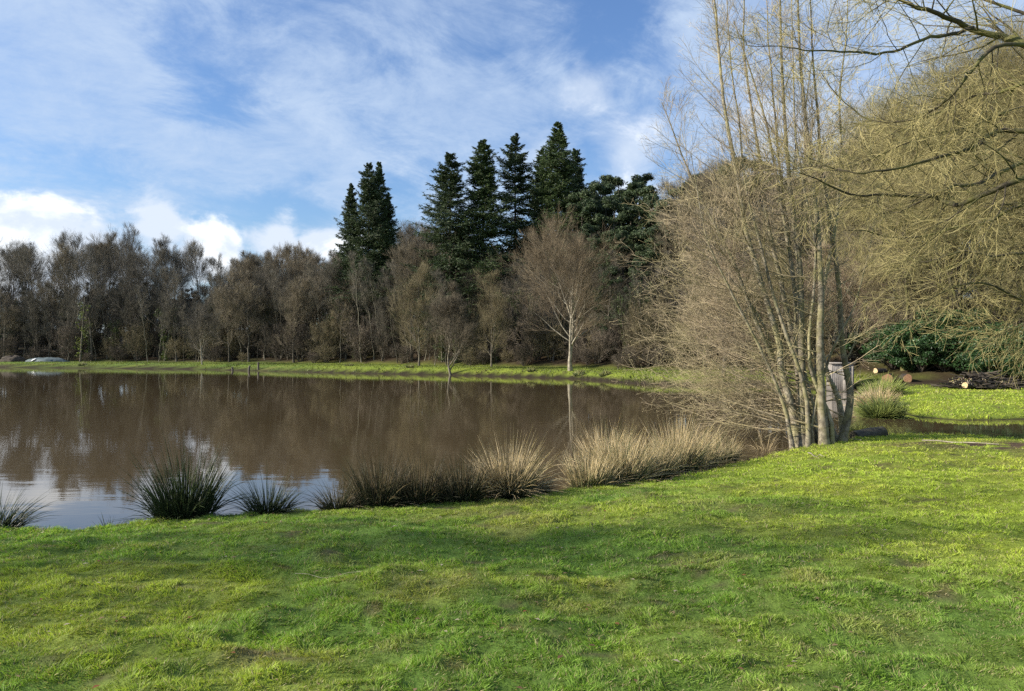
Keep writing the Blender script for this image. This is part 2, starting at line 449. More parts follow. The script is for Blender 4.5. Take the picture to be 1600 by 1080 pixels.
# keep the middle distance fine enough for the far bank
extra = np.arange(40, 130, .8); gy = np.unique(np.concatenate([gy[(gy < 40) | (gy > 130)], extra]))
GX, GY = np.meshgrid(gx, gy)
H_, SD, BH, PP, GG = ground_h(GX, GY)
def lawn_colour(x, y, sd, b, p, g):
    n = fbm(x, y * 1.5, 1.3, 101, 3); n2 = fbm(x, y * 1.3, .35, 131, 3); n3 = fbm(x, y, 5.0, 151, 2)
    green = np.array((.100, .170, .030)); yel = np.array((.175, .22, .040)); straw = np.array((.22, .175, .085)); mud = np.array((.085, .06, .04)); dk = np.array((.080, .130, .022))
    w = sst(n, .35, .7)[..., None]
    c = green * (1 - w) + yel * w
    w = (sst(n2, .58, .75) * .55)[..., None]; c = c * (1 - w) + dk * w
    w = (sst(fbm(x, y * 1.6, .7, 171, 3), .62, .78) * .28)[..., None]; c = c * (1 - w) + straw * w
    # open lawn on the right is lighter and yellower
    w = (sst(x + (y - 10) * .35, .5, 4) * .55)[..., None]; c = c * (1 - w) + np.array((.24, .29, .035)) * w
    # worn muddy strip beside the flooded hollow and up the right edge
    mm = np.exp(-((y - 13.4 - (x - 8) * .03) / .75) ** 2) * sst(x, 5.2, 8.5) + np.exp(-((x - 9.2) / 2.4) ** 2 - ((y - 11) / 2.6) ** 2) * .55
    mm = 1.15 * mm * sst(fbm(x, y * 1.8, .5, 191, 3), .34, .52) + sst(fbm(x, y * 1.7, .28, 211, 3), .70, .80) * .7
    w = np.clip(mm, 0, 1)[..., None]; c = c * (1 - w) + mud * w
    return c, np.clip(mm, 0, 1)
col, MM = lawn_colour(GX, GY, SD, BH, PP, GG)
litter = np.array((.045, .032, .020))
wl = sst(BH, -1.5, 1.5)
mudpatch = np.exp(-(((GX - 19) / 4.2) ** 2 + ((GY - 34.5) / 2.6) ** 2)) * 1.6
litt = np.clip(np.maximum(wl, mudpatch) + (fbm(GX, GY, 1.2, 301, 3) - .5) * .6 * (wl > .01), 0, 1)[..., None]
col = col * (1 - litt) + litter * litt * (0.7 + .6 * fbm(GX, GY, 1.5, 333, 3))[..., None]
fr_ = sst(GY, 25, 40)
wet = (1 - sst(SD, 0.0 + .25 * fr_, .14 + .75 * fr_))[..., None]
col = col * (1 - wet) + np.array((.035, .028, .018)) * wet
ny, nx = GX.shape
idx = np.arange(nx * ny).reshape(ny, nx)
Q = np.stack([idx[:-1, :-1], idx[:-1, 1:], idx[1:, 1:], idx[1:, :-1]], -1).reshape(-1, 4)
me = mk_mesh('ground', np.stack([GX, GY, H_], -1).reshape(-1, 3), Q, None, ground_mat(), col.reshape(-1, 3))
tag(link('ground', me), kind='structure', label='grassy ground around the pond with leaf litter under the trees')
wx0, wx1, wy0, wy1 = -190, 45, 5, 110
me = mk_mesh('water', np.array([(wx0, wy0, 0), (wx1, wy0, 0), (wx1, wy1, 0), (wx0, wy1, 0)], float), np.array([[0, 1, 2, 3]]), None, water_mat(), smooth=False)
tag(link('water', me), kind='structure', label='still brown pond water reflecting trees and sky')

# ------------------------------------------------------------------ grass
def blades(acc, x, y, hgt, wid, lean, col, rg, K=3):
    n = len(x); z = ground_h(x, y)[0]
    a = rg.uniform(0, 2 * np.pi, n); la = rg.uniform(0, 2 * np.pi, n)
    # lean directions gather in small tufts
    la = la * .35 + vnoise(x, y, .10, 9) * 12
    P = np.empty((n, K, 3)); base = np.stack([x, y, z - .012], 1)
    ld = np.stack([np.cos(la), np.sin(la)], 1) * lean[:, None]
    for k in range(K):
        t = k / (K - 1)
        P[:, k, 2] = base[:, 2] + hgt * t * (1 - .25 * lean * t)
        P[:, k, :2] = base[:, :2] + ld * hgt[:, None] * t ** 1.6
    Rr = wid[:, None] * np.array([1, .8, .12] if K == 3 else [1, .15])[None]
    side = np.stack([np.cos(a), np.sin(a), 0 * a], 1)[:, None]
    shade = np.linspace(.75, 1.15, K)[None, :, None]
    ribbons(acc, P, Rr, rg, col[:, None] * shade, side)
def scatter(n, y0, y1, marg, rg):
    y = np.sqrt(rg.uniform(y0 ** 2, y1 ** 2, n)); x = rg.uniform(-1, 1, n) * (.70 * y + marg)
    return x, y
rg = np.random.default_rng(21)
acc = Acc()
for (n, y0, y1, h0, h1, w) in ((470000, 2.7, 5.6, .030, .060, .0022), (440000, 5.6, 10, .030, .062, .0031), (340000, 10, 19, .03, .07, .0058), (200000, 19, 37, .04, .10, .013)):
    x, y = scatter(n, y0, y1, 1.2, rg)
    h, sd, b, p, g = ground_h(x, y, False)
    c, mm = lawn_colour(x, y, sd, b, p, g)
    mp_ = np.exp(-(((x - 19) / 4.2) ** 2 + ((y - 34.5) / 2.6) ** 2)) * 1.6
    keep = (rg.uniform(size=n) > .75 * sst(fbm(x, y * 1.4, .13, 411, 2), .66, .80)) & (sd > .02 + .08 * rg.uniform(size=n)) & (b < -1) & (rg.uniform(size=n) > mm * .8) & (rg.uniform(size=n) > mp_)
    flooded = (sd <= 0) & (g > .35) & (sd > -.8) & (rg.uniform(size=n) < .10)
    keep |= flooded
    x, y, c, sd, mm = x[keep], y[keep], c[keep], sd[keep], mm[keep]; m = len(x)
    tuft = fbm(x, y, .16, 55, 2)
    hh = .64 * rg.uniform(h0, h1, m) * (.75 + .7 * sst(tuft, .3, .75)) * (1 + .9 * sst(-sd, -.35, -.02)) * (1 - .4 * mm)
    v = (rg.uniform(.72, 1.35, m) * (.72 + .6 * sst(tuft, .25, .7)))[:, None]  # lower grass tinted darker, painting shade into the hollows between tufts
    c = c * v * np.array((1.46, 1.42, 1.3))
    spot = sst(fbm(x, y * 1.4, .13, 411, 2), .66, .80)[:, None]; c = c * (1 - .6 * spot) + np.array((.05, .045, .02)) * .6 * spot
    dead = rg.uniform(size=m) < .13
    c[dead] = np.array((.36, .31, .17)) * rg.uniform(.6, 1.2, (dead.sum(), 1))
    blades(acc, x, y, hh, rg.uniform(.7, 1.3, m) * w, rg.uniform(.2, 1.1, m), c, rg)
# rough grass on the far bank
n = 150000
y = rg.uniform(38, 108, n); x = (rg.uniform(-350, 1420, n) - 800) / FPX * y
h, sd, b, p, g = ground_h(x, y, False)
k = (sd > 0) & (b < .5) & (sd < 14)
x, y, sd = x[k], y[k], sd[k]; m = len(x)
edge = 1 - sst(sd, .4, 1.8)
kk = (sd > .7) | (rg.uniform(size=m) < sst(vnoise(x, y, 1.1, 66), .15, .6))
x, y, sd, edge = x[kk], y[kk], sd[kk], edge[kk]; m = len(x)
hh = rg.uniform(.05, .11, m) + edge * rg.uniform(.0, .26, m) * sst(vnoise(x, y, 1.2, 61), .35, .8)
c = np.array((.115, .14, .036)) * rg.uniform(.6, 1.4, (m, 1)) * (.35 + 1.1 * vnoise(x, y, 4., 68))[:, None]; e = (edge * sst(vnoise(x, y, 1.6, 71), .3, .7))[:, None]
c = c * (1 - e) + np.array((.12, .11, .045)) * rg.uniform(.4, 1.6, (m, 1)) * e
blades(acc, x, y, hh, rg.uniform(.015, .035, m), rg.uniform(.2, 1.0, m), c, rg)
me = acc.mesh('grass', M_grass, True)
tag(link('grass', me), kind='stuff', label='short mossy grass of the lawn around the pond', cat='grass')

# fallen leaves and bits scattered on the lawn
acc = Acc(); rg = np.random.default_rng(5)
n = 1300; x, y = scatter(n, 3, 15, 1, rg); h, sd, *_ = ground_h(x, y)
k = sd > .15; x, y, h = x[k], y[k], h[k]; n = len(x)
s = rg.uniform(.010, .024, n)
a = rg.uniform(0, 6.28, n)
q = np.array([(-1, 0, .0), (0, -.55, .25), (1, 0, .1), (0, .55, .3)])
V = np.empty((n, 4, 3))
V[..., 0] = x[:, None] + s[:, None] * (q[:, 0] * np.cos(a)[:, None] - q[:, 1] * np.sin(a)[:, None])
V[..., 1] = y[:, None] + s[:, None] * (q[:, 0] * np.sin(a)[:, None] + q[:, 1] * np.cos(a)[:, None])
V[..., 2] = h[:, None] + .022 + s[:, None] * q[:, 2] + rg.uniform(0, .014, (n, 1))
pal = np.array([(.22, .15, .08), (.13, .075, .04), (.36, .31, .21), (.18, .07, .03)])
c = pal[rg.choice(4, n, p=[.4, .3, .2, .1])][:, None].repeat(4, 1)
acc.add(V, np.arange(n * 4).reshape(n, 4), None, c.reshape(-1, 3))
tag(link('fallen_leaves', acc.mesh('fallen_leaves', M_dead, True)), kind='stuff', label='small brown leaves fallen over the lawn', cat='leaves')

# ------------------------------------------------------------------ rushes
GREEN_D = np.array((.030, .045, .022)); GREEN = np.array((.075, .105, .035)); STRAW = np.array((.62, .50, .30)); STRAWD = np.array((.26, .20, .11))
def rush(px, py, halfpx, hgt, n, cb, ct, label, mix=.5, seed=0, lean=.55, wid=.0035, dirx=0, group='tussocks of rush along the near shore', lay=.20, D=None):
    rg = np.random.default_rng(900 + seed)
    D = D or (CAMZ - .05) * FPX / (py - 548)
    cx = (px - 800) / FPX * D; rad = halfpx / FPX * D
    r0 = np.sqrt(rg.uniform(0, 1, n)) * rad * .48; a = rg.uniform(0, 2 * np.pi, n)
    bx, by = cx + r0 * np.cos(a), D + .15 + r0 * np.sin(a) * .8
    zb = np.maximum(ground_h(bx, by, False)[0], -.06)
    out = r0 / (rad * .48)
    tilt = lean * (out * .95 + rg.uniform(-.15, .35, n)) + (rg.uniform(size=n) < lay) * rg.uniform(.3, .9, n)
    aa = a + rg.normal(0, .35, n)
    Ln = hgt * np.where(rg.uniform(size=n) < .12, rg.uniform(1.0, 1.35, n), rg.uniform(.25, 1.05, n)) * (1 - .25 * out)
    K = 5; P = np.empty((n, K, 3)); P[:, 0] = np.stack([bx, by, zb - .02], 1)
    for k in range(1, K):
        th = np.clip(tilt * (.62 + .20 * k), 0, 1.7)
        d = np.stack([np.sin(th) * np.cos(aa) + dirx * .1 * k, np.sin(th) * np.sin(aa), np.cos(th)], 1)
        P[:, k] = P[:, k - 1] + nrm(d) * (Ln / (K - 1))[:, None]
    P[:, :, 2] = np.maximum(P[:, :, 2], zb[:, None] - .02)
    Rr = rg.uniform(.6, 1.3, n)[:, None] * wid * np.array([1, .95, .8, .55, .12])[None]
    isd = (rg.uniform(size=n) < mix)[:, None, None]
    t = np.linspace(0, 1, K)[None, :, None]; t = sst(t, .15, .75)
    col = np.where(isd, cb * (1 - t) + ct * t, cb * (1 - .25 * t) + ct * .25 * t) * rg.uniform(.65, 1.35, (n, 1, 1))
    acc = Acc(); tubes(acc, P - np.array((cx, D, 0)), Rr, 3, col)
    me = acc.mesh('rush_tussock', M_rush, True)
    o = link('rush_tussock', me, loc=(cx, D, 0))
    return tag(o, label, 'rushes', group)
RL = [
 (280, 818, 78, .84, 950, GREEN_D, GREEN, 'large dark rush tussock standing alone at the left of the near shore', .3, 1, .48, .0042),
 (412, 812, 52, .52, 480, GREEN_D, GREEN, 'low dark rush tussock with thin arching blades right of the largest dark one', .35, 2, .8, .0032),
 (160, 830, 34, .22, 120, GREEN_D, GREEN, 'very small sparse rush tuft at the water edge left of the largest dark tussock', .3, 3, .8, .003),
 (-22, 832, 46, .62, 420, GREEN_D, GREEN, 'dark rush tussock cut off by the left edge of the photo', .3, 4, .9, .0038),
 (525, 806, 42, .46, 420, GREEN_D, STRAWD * .7, 'thin dark rush tuft at the left end of the long rush bed', .4, 5, .75, .0032),
 (590, 801, 62, .72, 750, GREEN_D, STRAWD * .7, 'dark rush tussock with brownish tips, first tall one of the long bed', .5, 6, .42, .0038),
 (655, 797, 60, .66, 700, GREEN_D, STRAWD * .7, 'brown tipped dark rush tussock in the middle of the long bed', .6, 7, .45, .0038),
 (722, 794, 58, .64, 700, GREEN_D, STRAWD * .7, 'dark rush tussock left of the cream topped one', .55, 8, .45, .0038),
 (795, 786, 56, .80, 1500, GREEN_D * 1.2, STRAW, 'cream topped rush tussock at the right end of the long bed', .85, 9, .55, .0042),
 (835, 782, 34, .34, 500, GREEN_D, STRAWD, 'short dark rush tuft leaning over the mud beside the cream topped tussock', .5, 10, .9, .0035),
]
for a in RL: rush(*a)
GB = 'straw coloured rush bank in front of the alder'
RB = [(925, 766, 55, .66, 'front left straw rush tussock of the bank beside the muddy inlet', .8), (978, 757, 50, .88, 'second straw rush tussock from the left in the bank', .8),
      (1022, 745, 50, .74, 'tall straw rush tussock in the middle of the bank', .85), (1064, 733, 52, .98, 'tall straw rush tussock right of the middle of the bank', .9),
      (1102, 722, 40, .80, 'straw rush tussock nearest the alder in the bank', .9), (1138, 716, 28, .60, 'thin straw rush tuft at the right end of the bank', .85),
      (950, 740, 42, .90, 'straw rush tussock behind the front left one in the bank', .9)]
for i, (px, py, hp, h, lb, mx) in enumerate(RB):
    rush(px, py, hp, h, 900 if hp > 40 else 320, GREEN * 1.3, STRAW * 1.05, lb, mx, 20 + i, .50, .0045, dirx=.35, group=GB, lay=.12)
rush(1200, 700, 26, .55, 60, STRAWD, STRAW, 'few pale dead stems standing in the water left of the alder', .9, 40, .5, .004, group=GB)
GR = 'rush tussocks beyond the alder'
rush(1382, 650, 46, .75, 2300, GREEN * 1.5, np.array((.28, .33, .09)), 'green front rush tussock right of the alder by the flooded hollow', .6, 41, .8, .008, group=GR)
rush(1372, 636, 42, .80, 1900, GREEN * 1.6, STRAW * 1.1, 'straw coloured rush tussock between two green ones right of the alder', .95, 42, .7, .009, group=GR)
rush(1382, 622, 44, .85, 2000, GREEN * 2.0, np.array((.42, .47, .14)), 'bright green rear rush tussock right of the alder', .8, 43, .7, .010, group=GR)
rush(1345, 672, 22, .36, 700, GREEN, np.array((.24, .26, .07)), 'small green rush tuft beside the dark stump at the alder foot', .7, 44, 1.0, .006, group=GR)
# small far tufts on the opposite bank
far_t = [(128, 9, 'dark round grass tuft on the far bank at the left'), (545, 8, 'grey green tuft on the far bank beside the posts'), (905, 14, 'pale tussock on the far bank under the pale trunked tree'),
         (945, 12, 'pale tussock on the far bank right of the pale trunked tree'), (830, 8, 'small tussock on the far bank left of the pale trunked tree'), (640, 8, 'low tuft on the far bank left of the small pink alder')]
for i, (px, hp, lb) in enumerate(far_t):
    D = float(np.interp(px, [0, 300, 400, 700, 900, 1000], [84, 76, 70.5, 58, 50, 43])) + .7
    rush(px, 560, hp * 1.2, .38, 260, GREEN * 1.7, np.array((.34, .32, .13)), lb, .7, 60 + i, .7, .016, group='tufts on the far bank', D=D)

# ------------------------------------------------------------------ tree builders
def gap_scale(me): return me
def bare_parts(seed, H=15., clear=.35, spread=.30, n1=22, n2=9, n3=8, n4=5, up1=.55, a1=48, up=.35, tw=.011, trunk_r=.17, lean=.05, mat_t=None, mat_c=None, forks=0, droop=0., shape='dome', wig=.12, weep4=0.):
    rg = np.random.default_rng(seed)
    K = 12
    P = np.zeros((1, K, 3)); t = np.linspace(0, 1, K)
    P[0, :, 2] = t * H * .93
    P[0, :, :2] = np.cumsum(rg.normal(0, 1, (K, 2)), 0) * H * .008 + np.outer(t, rg.normal(0, 1, 2)) * H * lean
    P[0] -= P[0, 0]
    Rr = (trunk_r * (1 - .93 * t ** .85))[None]; Rr[0, 0] *= 1.35
    PT, RT = P, Rr
    if forks:
        F, FR = grow(P, Rr, forks, rg, .03 if clear < .1 else clear * .6, .45, (16, 5), lambda t, L_: L_ * (.92 - t * .8), K, up=.45, wig=.05, rr=.75, tip=.08)
        PT = np.concatenate([P, F]); RT = np.concatenate([Rr, FR])
    ta = Acc(); tubes(ta, PT, RT, 7)
    if shape == 'dome': lf = lambda t, L_: H * spread * (1.05 - .55 * np.abs((t - clear) / (1 - clear) - .35) * 1.25 - .45 * np.clip(t - .75, 0, 1) * 2)
    elif shape == 'cone': lf = lambda t, L_: H * spread * (1.12 - t)
    else: lf = lambda t, L_: H * spread * (.8 - .4 * t)
    nn = max(4, int(n1 / len(PT)))
    B1, R1 = grow(PT, RT, nn, rg, clear, .98, (a1, 11), lf, 8, up=up1, wig=wig, rr=.55, tip=.15, rmin=tw)
    tubes(ta, B1, R1, 5)
    B2, R2 = grow(B1, R1, n2, rg, .18, 1., (36, 10), lambda t, L_: L_ * (.66 - .33 * t), 6, up=up - droop, wig=wig * .8, rr=.5, rmin=tw * .7)
    ca = Acc(); tubes(ca, B2, R2, 3)
    B3, R3 = grow(B2, R2, n3, rg, .12, 1., (32, 10), lambda t, L_: L_ * (.68 - .25 * t), 4, up=up - droop, wig=wig * .6, rr=.5, rmin=tw * .45)
    tubes(ca, B3, R3, 3)
    if n4:
        B4, R4 = grow(B3, R3, n4, rg, .15, 1., (28, 9), lambda t, L_: np.maximum(L_ * (.75 - .3 * t), .42), 3, up=up - droop - weep4, wig=.06, rr=.6, rmin=tw * .36)
        ribbons(ca, B4, R4, rg)
    top = max(B3[..., 2].max(), P[0, -1, 2])
    s = H / top
    for A in (ta, ca): A.V = [v * np.array((s, s, s)) for v in A.V]
    return (ta.mesh('trunk', mat_t or M_grey), ca.mesh('crown', mat_c or M_twig_grey), H)
def fir_parts(seed, H=22., W=3.4, bare=.22, mat=None, dens=1.0):
    rg = np.random.default_rng(seed)
    K = 14; t = np.linspace(0, 1, K)
    P = np.zeros((1, K, 3)); P[0, :, 2] = t * H; P[0, :, :2] = np.cumsum(rg.normal(0, .03, (K, 2)), 0); P[0] -= P[0, 0]
    Rr = (.26 * (1 - .96 * t))[None]
    ta = Acc(); tubes(ta, P, Rr, 7)
    n1 = int(300 * dens)
    lf = lambda t, L_: W * (np.clip((1 - t) / (1 - bare), 0, 1) ** .80 * 1.05 + .03) * rg.uniform(.5, 1.15, t.shape) * (1 + .18 * np.sin(t * 23 + seed)) * np.where(t < bare + .08, .6, 1)
    B1, R1 = grow(P, Rr, n1, rg, bare, .995, (82, 11), lf, 6, up=.05, wig=.05, rr=.3, tip=.2, rmin=.012)
    # sag in the middle, lift at the tip
    s = np.linspace(0, 1, 6)[None]; L1 = np.linalg.norm(B1[:, -1] - B1[:, 0], axis=1)[:, None]
    hfac = np.clip(1.15 - B1[:, :1, 2] / H, .0, 1)
    B1[..., 2] += L1 * (-.42 * hfac * s ** 1.1 + .20 * s ** 3)
    tubes(ta, B1, R1, 3)
    ca = Acc()
    B2, R2 = grow(B1, R1, 18, rg, .12, 1., (52, 8), lambda t, L_: L_ * (.46 - .34 * t) + .10, 4, up=-.25, wig=.08, rr=.5, planar=True, rmin=.008)
    ribbons(ca, B2, R2 * 1.2, rg)
    # needle sprays: small leaf-like triangles along every branchlet and branch
    for (B, n, ln) in ((B2, 11, .22), (B1, 20, .24)):
        N_ = len(B); tt = rg.uniform(.05, 1, (N_, n)); p, T = interp_chain(B, tt); ln = ln * np.clip(.45 + (1 - p[..., 2] / H) * 4, .45, 1)
        v = rg.normal(size=T.shape); v[..., 2] *= .45; v[..., 2] -= .35
        d = nrm(T * .8 + nrm(v) * .9); side = nrm(np.cross(d, rg.normal(size=d.shape)))
        ll = (ln * rg.uniform(.6, 1.3, tt.shape))[..., None]
        V = np.stack([p - side * .036, p + side * .036, p + d * ll * 1.12], 2).reshape(-1, 3)
        ca.add(V, None, np.arange(len(V)).reshape(-1, 3), np.repeat(rg.uniform(.6, 1.4, (len(V) // 3, 1)), 3, 0) * np.array((1, 1, 1.)))
    return (ta.mesh('trunk', M_grey), ca.mesh('crown', mat or M_fir, True), H)
def leaf_cloud(rg, C, rads, n, size, flat=.6):
    """n leaves round each centre C (m,3) -> verts, quads"""
    m = len(C); d = nrm(rg.normal(size=(m, n, 3))); r = rads[:, None, None] * rg.uniform(.35, 1, (m, n, 1)) ** .5
    p = C[:, None] + d * r * np.array((1, 1, flat))
    u = nrm(rg.normal(size=p.shape)); w = nrm(np.cross(u, d + .3 * rg.normal(size=p.shape)))
    s = size * rg.uniform(.6, 1.3, (m, n, 1))
    V = np.stack([p - u * s, p - w * s * .45, p + u * s, p + w * s * .45], 2).reshape(-1, 3)
    col = np.repeat(rg.uniform(.55, 1.5, (m * n, 1)), 4, 0) * np.array((1, 1, 1.))
    return V, np.arange(len(V)).reshape(-1, 4), col
def pine_parts(seed, H=16., mat=None, clear=.5, spread=.24):
    rg = np.random.default_rng(seed)
    K = 10; t = np.linspace(0, 1, K); P = np.zeros((1, K, 3)); P[0, :, 2] = t * H * .93; P[0, :, :2] = np.cumsum(rg.normal(0, .10, (K, 2)), 0); P[0] -= P[0, 0]
    Rr = (.22 * (1 - .9 * t))[None]; ta = Acc(); tubes(ta, P, Rr, 7)
    B1, R1 = grow(P, Rr, 26, rg, clear, 1., (68, 12), lambda t, L_: H * spread * (1.25 - t), 6, up=.5, wig=.15, rmin=.015); tubes(ta, B1, R1, 4)
    B2, R2 = grow(B1, R1, 7, rg, .35, 1., (42, 12), lambda t, L_: L_ * .35, 4, up=.5, wig=.15, rmin=.01); tubes(ta, B2, R2, 3)
    ca = Acc(); C = np.concatenate([B2[:, -1], B2[:, 2], B1[:, -1]])
    V, Q_, c = leaf_cloud(rg, C, rg.uniform(.28, .62, len(C)), 70, .10, .5); ca.add(V, Q_, None, c)
    return (ta.mesh('trunk', M_grey), ca.mesh('crown', mat or M_pine, True), H)
def shrub_parts(seed, H=3., W=2.6, n0=14, n2=9, n3=9, tw=.008, mat_t=None, mat_c=None, n4=4):
    rg = np.random.default_rng(seed)
    P = np.zeros((n0, 8, 3)); az_ = rg.uniform(0, 6.283, n0); tl = rg.uniform(.05, .75, n0) * W / H
    d = np.stack([np.cos(az_) * tl, np.sin(az_) * tl, np.ones(n0)], 1); d = nrm(d)
    P[:, 0] = np.stack([np.cos(az_), np.sin(az_), 0 * az_], 1) * .15 * W * .4
    for k in range(1, 8):
        d = nrm(d + rg.normal(0, .10, d.shape) + np.array((0, 0, .03))); P[:, k] = P[:, k - 1] + d * (H * rg.uniform(.75, 1.1, n0) / 7)[:, None]
    Rr = np.linspace(.035, .008, 8)[None].repeat(n0, 0)
    ta = Acc(); tubes(ta, P, Rr, 4)
    B2, R2 = grow(P, Rr, n2, rg, .12, 1., (45, 12), lambda t, L_: L_ * (.5 - .3 * t), 5, up=.3, wig=.15, rmin=tw)
    B3, R3 = grow(B2, R2, n3, rg, .12, 1., (42, 12), lambda t, L_: L_ * .45, 4, up=.3, wig=.15, rmin=tw * .7)
    ca = Acc(); tubes(ca, B2, R2, 3); ribbons(ca, B3, R3, rg)
    if n4:
        B4, R4 = grow(B3, R3, n4, rg, .2, 1., (40, 12), lambda t, L_: L_ * .6, 3, up=.3, wig=.15, rmin=tw * .6); ribbons(ca, B4, R4, rg)
    return (ta.mesh('stem', mat_t or M_grey), ca.mesh('twigs', mat_c or M_twig_brown), H)
def leafy_parts(seed, H=3., W=2.4, mat=None, n=42, per=260, size=.06):
    rg = np.random.default_rng(seed)
    C = rg.normal(size=(n, 3)); C = nrm(C) * rg.uniform(.35, 1, (n, 1)) ** .5
    C = C * np.array((W * .5, W * .5, H * .42)) + np.array((0, 0, H * .48)); C[:, 2] = np.maximum(C[:, 2], .25)
    rads = rg.uniform(.22, .42, n) * min(W, H) * .42
    ca = Acc(); V, Q_, c = leaf_cloud(rg, C, rads, per, size, .85); ca.add(V, Q_, None, c)
    st = Acc(); P = np.stack([np.linspace(0, 1, 5)[:, None] * c_ + (np.sin(np.linspace(0, 3, 5)) * .06)[:, None] for c_ in C[:12]]); tubes(st, P, np.linspace(.05, .015, 5)[None].repeat(12, 0), 5)
    return (st.mesh('stem', M_dark), ca.mesh('foliage', mat or M_holly, True), H)

def empty(name, loc, rz=0, s=1.):
    o = bpy.data.objects.new(name, None); sc.collection.objects.link(o)
    o.location = tuple(float(v) for v in loc); o.rotation_euler = (0, 0, rz)
    o.scale = (s, s, s) if isinstance(s, (int, float)) else s
    o.empty_display_size = .3
    return o
def plant(name, parts, x, y, h, rz, label, cat, group=None, names=('trunk', 'crown'), wide=1., z=None):
    """one thing: an Empty at the foot with its two parts; meshes are shared between copies"""
    t, c, H = parts; s = h / H
    z = gz(x, y) - .05 if z is None else z
    e = empty(name, (x, y, z), rz, (s * wide, s * wide, s))
    link(names[0], t, e); link(names[1], c, e)
    return tag(e, label, cat, group)

# ------------------------------------------------------------------ variants
V_grey = [bare_parts(100 + i, 15, .22 + .10 * (i % 3), .21 + .03 * (i % 2), 30, 9, 8, 5, .75, 42, .45, .0095, .15, .04, M_grey, M_twig_grey, forks=(i % 3)) for i in range(4)]
V_brown = [bare_parts(140 + i, 13, .14, .25, 32, 9, 9, 5, .6, 45, .4, .011, .15, .04, M_grey, M_twig_brown, forks=i % 2 + 1) for i in range(3)]
V_pink = [bare_parts(160 + i, 8, .10, .34, 30, 8, 7, 4, .45, 55, .35, .008, .10, .03, M_grey, M_twig_pink, shape='cone') for i in range(2)]
V_olive = [bare_parts(180 + i, 15, .18, .36, 34, 10, 9, 6, .35, 55, .10, .0075, .20, .05, M_oak, M_twig_olive, forks=2, droop=.15, wig=.17) for i in range(3)]
V_fir = [fir_parts(200, 22, 6.0, .12, None, 1.35), fir_parts(201, 22, 5.4, .10, M_fir2, 1.45), fir_parts(202, 22, 5.6, .14, None, 1.0), fir_parts(203, 22, 6.0, .08, M_fir2, 1.5), fir_parts(204, 22, 4.7, .08, None, 1.5)]
V_pine = [pine_parts(220, clear=.30), pine_parts(221, clear=.22), pine_parts(222, clear=.16, spread=.22)]
V_thick = [bare_parts(150 + i, 9, .04, .24, 40, 8, 8, 5, .7, 42, .4, .012, .10, .05, M_grey, M_twig_grey, forks=4, shape='cone') for i in range(2)]
V_thick2 = bare_parts(153, 9, .04, .26, 40, 8, 8, 5, .5, 48, .3, .010, .10, .05, M_grey, M_twig_brown, forks=4, shape='cone')
V_pole = [bare_parts(155 + i, 12, .5, .14, 12, 7, 6, 3, .7, 34, .4, .010, .060, .08, M_pale_dim, M_twig_grey, forks=0) for i in range(3)]
V_shrub = [shrub_parts(240 + i, 3.2, 3.0, mat_c=[M_twig_dull, M_twig_shrub, M_twig_shrub][i]) for i in range(3)]
V_leafy = [leafy_parts(260 + i, per=420, size=.042) for i in range(3)]
rg = np.random.default_rng(77)

top_x = [-600, 0, 60, 130, 200, 300, 345, 400, 480, 530, 545, 615, 628, 660, 760, 900, 930, 1000, 1040, 1100, 1150, 1200, 1300, 1340, 1400, 1450, 1500, 1560, 1600, 2200]
top_y = [360, 358, 368, 352, 352, 362, 385, 374, 376, 372, 425, 425, 340, 338, 345, 300, 262, 262, 268, 238, 232, 240, 244, 185, 150, 115, 85, 50, 35, 0]
def H_at(px, D, z0, dy=0):
    return (548 - (np.interp(px, top_x, top_y) + dy)) / FPX * D + CAMZ - z0
NW = {'grey': ('bare grey-brown tree crowded into the wood on the far left shore', 'wood on the far left shore'),
      'mid': ('bare brown tree in the wood between the left shore and the firs', 'wood left of the firs'),
      'hill': ('bare brown tree on the wooded slope behind and right of the firs', 'wood on the slope behind the firs'),
      'right': ('bare olive tree in the mossy wood behind the lawn on the right', 'mossy wood behind the lawn')}
# left wood
for row, (d0, dyy, step) in enumerate(((1.5, 30, 34), (5, 12, 32), (10, 0, 36), (16, 4, 40), (24, 8, 48), (34, 20, 55))):
    px = -160.
    while px < 640:
        px += step * rg.uniform(.6, 1.4)
        D = np.interp(px, TLx, TLy) + d0 + rg.uniform(-1.5, 2)
        X = (px - 800) / FPX * D; z0 = gz(X, D)
        left = px < 345
        h = H_at(px, D, z0, dyy + rg.uniform(-4, 30) + (0 if left else 4) + ((75 if row > 0 else 40) if left and rg.uniform() < .5 else 0))
        var = V_grey if (left and rg.uniform() < .8) else (V_brown if rg.uniform() < .75 else V_grey)
        k = 'grey' if left else 'mid'
        plant('bare_tree', var[rg.integers(len(var))], X, D, h, rg.uniform(0, 6.28), NW[k][0], 'tree', NW[k][1], wide=rg.uniform(.85, 1.15))
# centre and hill wood
for row, (d0, dyy, step) in enumerate(((2, 150, 46), (7, 70, 46), (13, 20, 46), (20, 0, 42), (28, 5, 50))):
    px = 615.
    while px < 1330:
        px += step * rg.uniform(.65, 1.35)
        D = np.interp(px, TLx, TLy) + d0 + rg.uniform(-1, 2)
        X = (px - 800) / FPX * D; z0 = gz(X, D)
        if px < 920: h = (548 - ((365 if px > 640 else 440) + dyy * (.8 if px > 640 else .3) + rg.uniform(-25, 35))) / FPX * D + CAMZ - z0
        else: h = H_at(px, D, z0, dyy + rg.uniform(0, 40) + (75 if px < 1060 else 0))
        h = max(h, 4)
        plant('bare_tree', V_brown[rg.integers(3)] if rg.uniform() < .7 else V_grey[rg.integers(4)], X, D, h, rg.uniform(0, 6.28), NW['hill'][0], 'tree', NW['hill'][1], wide=rg.uniform(.9, 1.2))
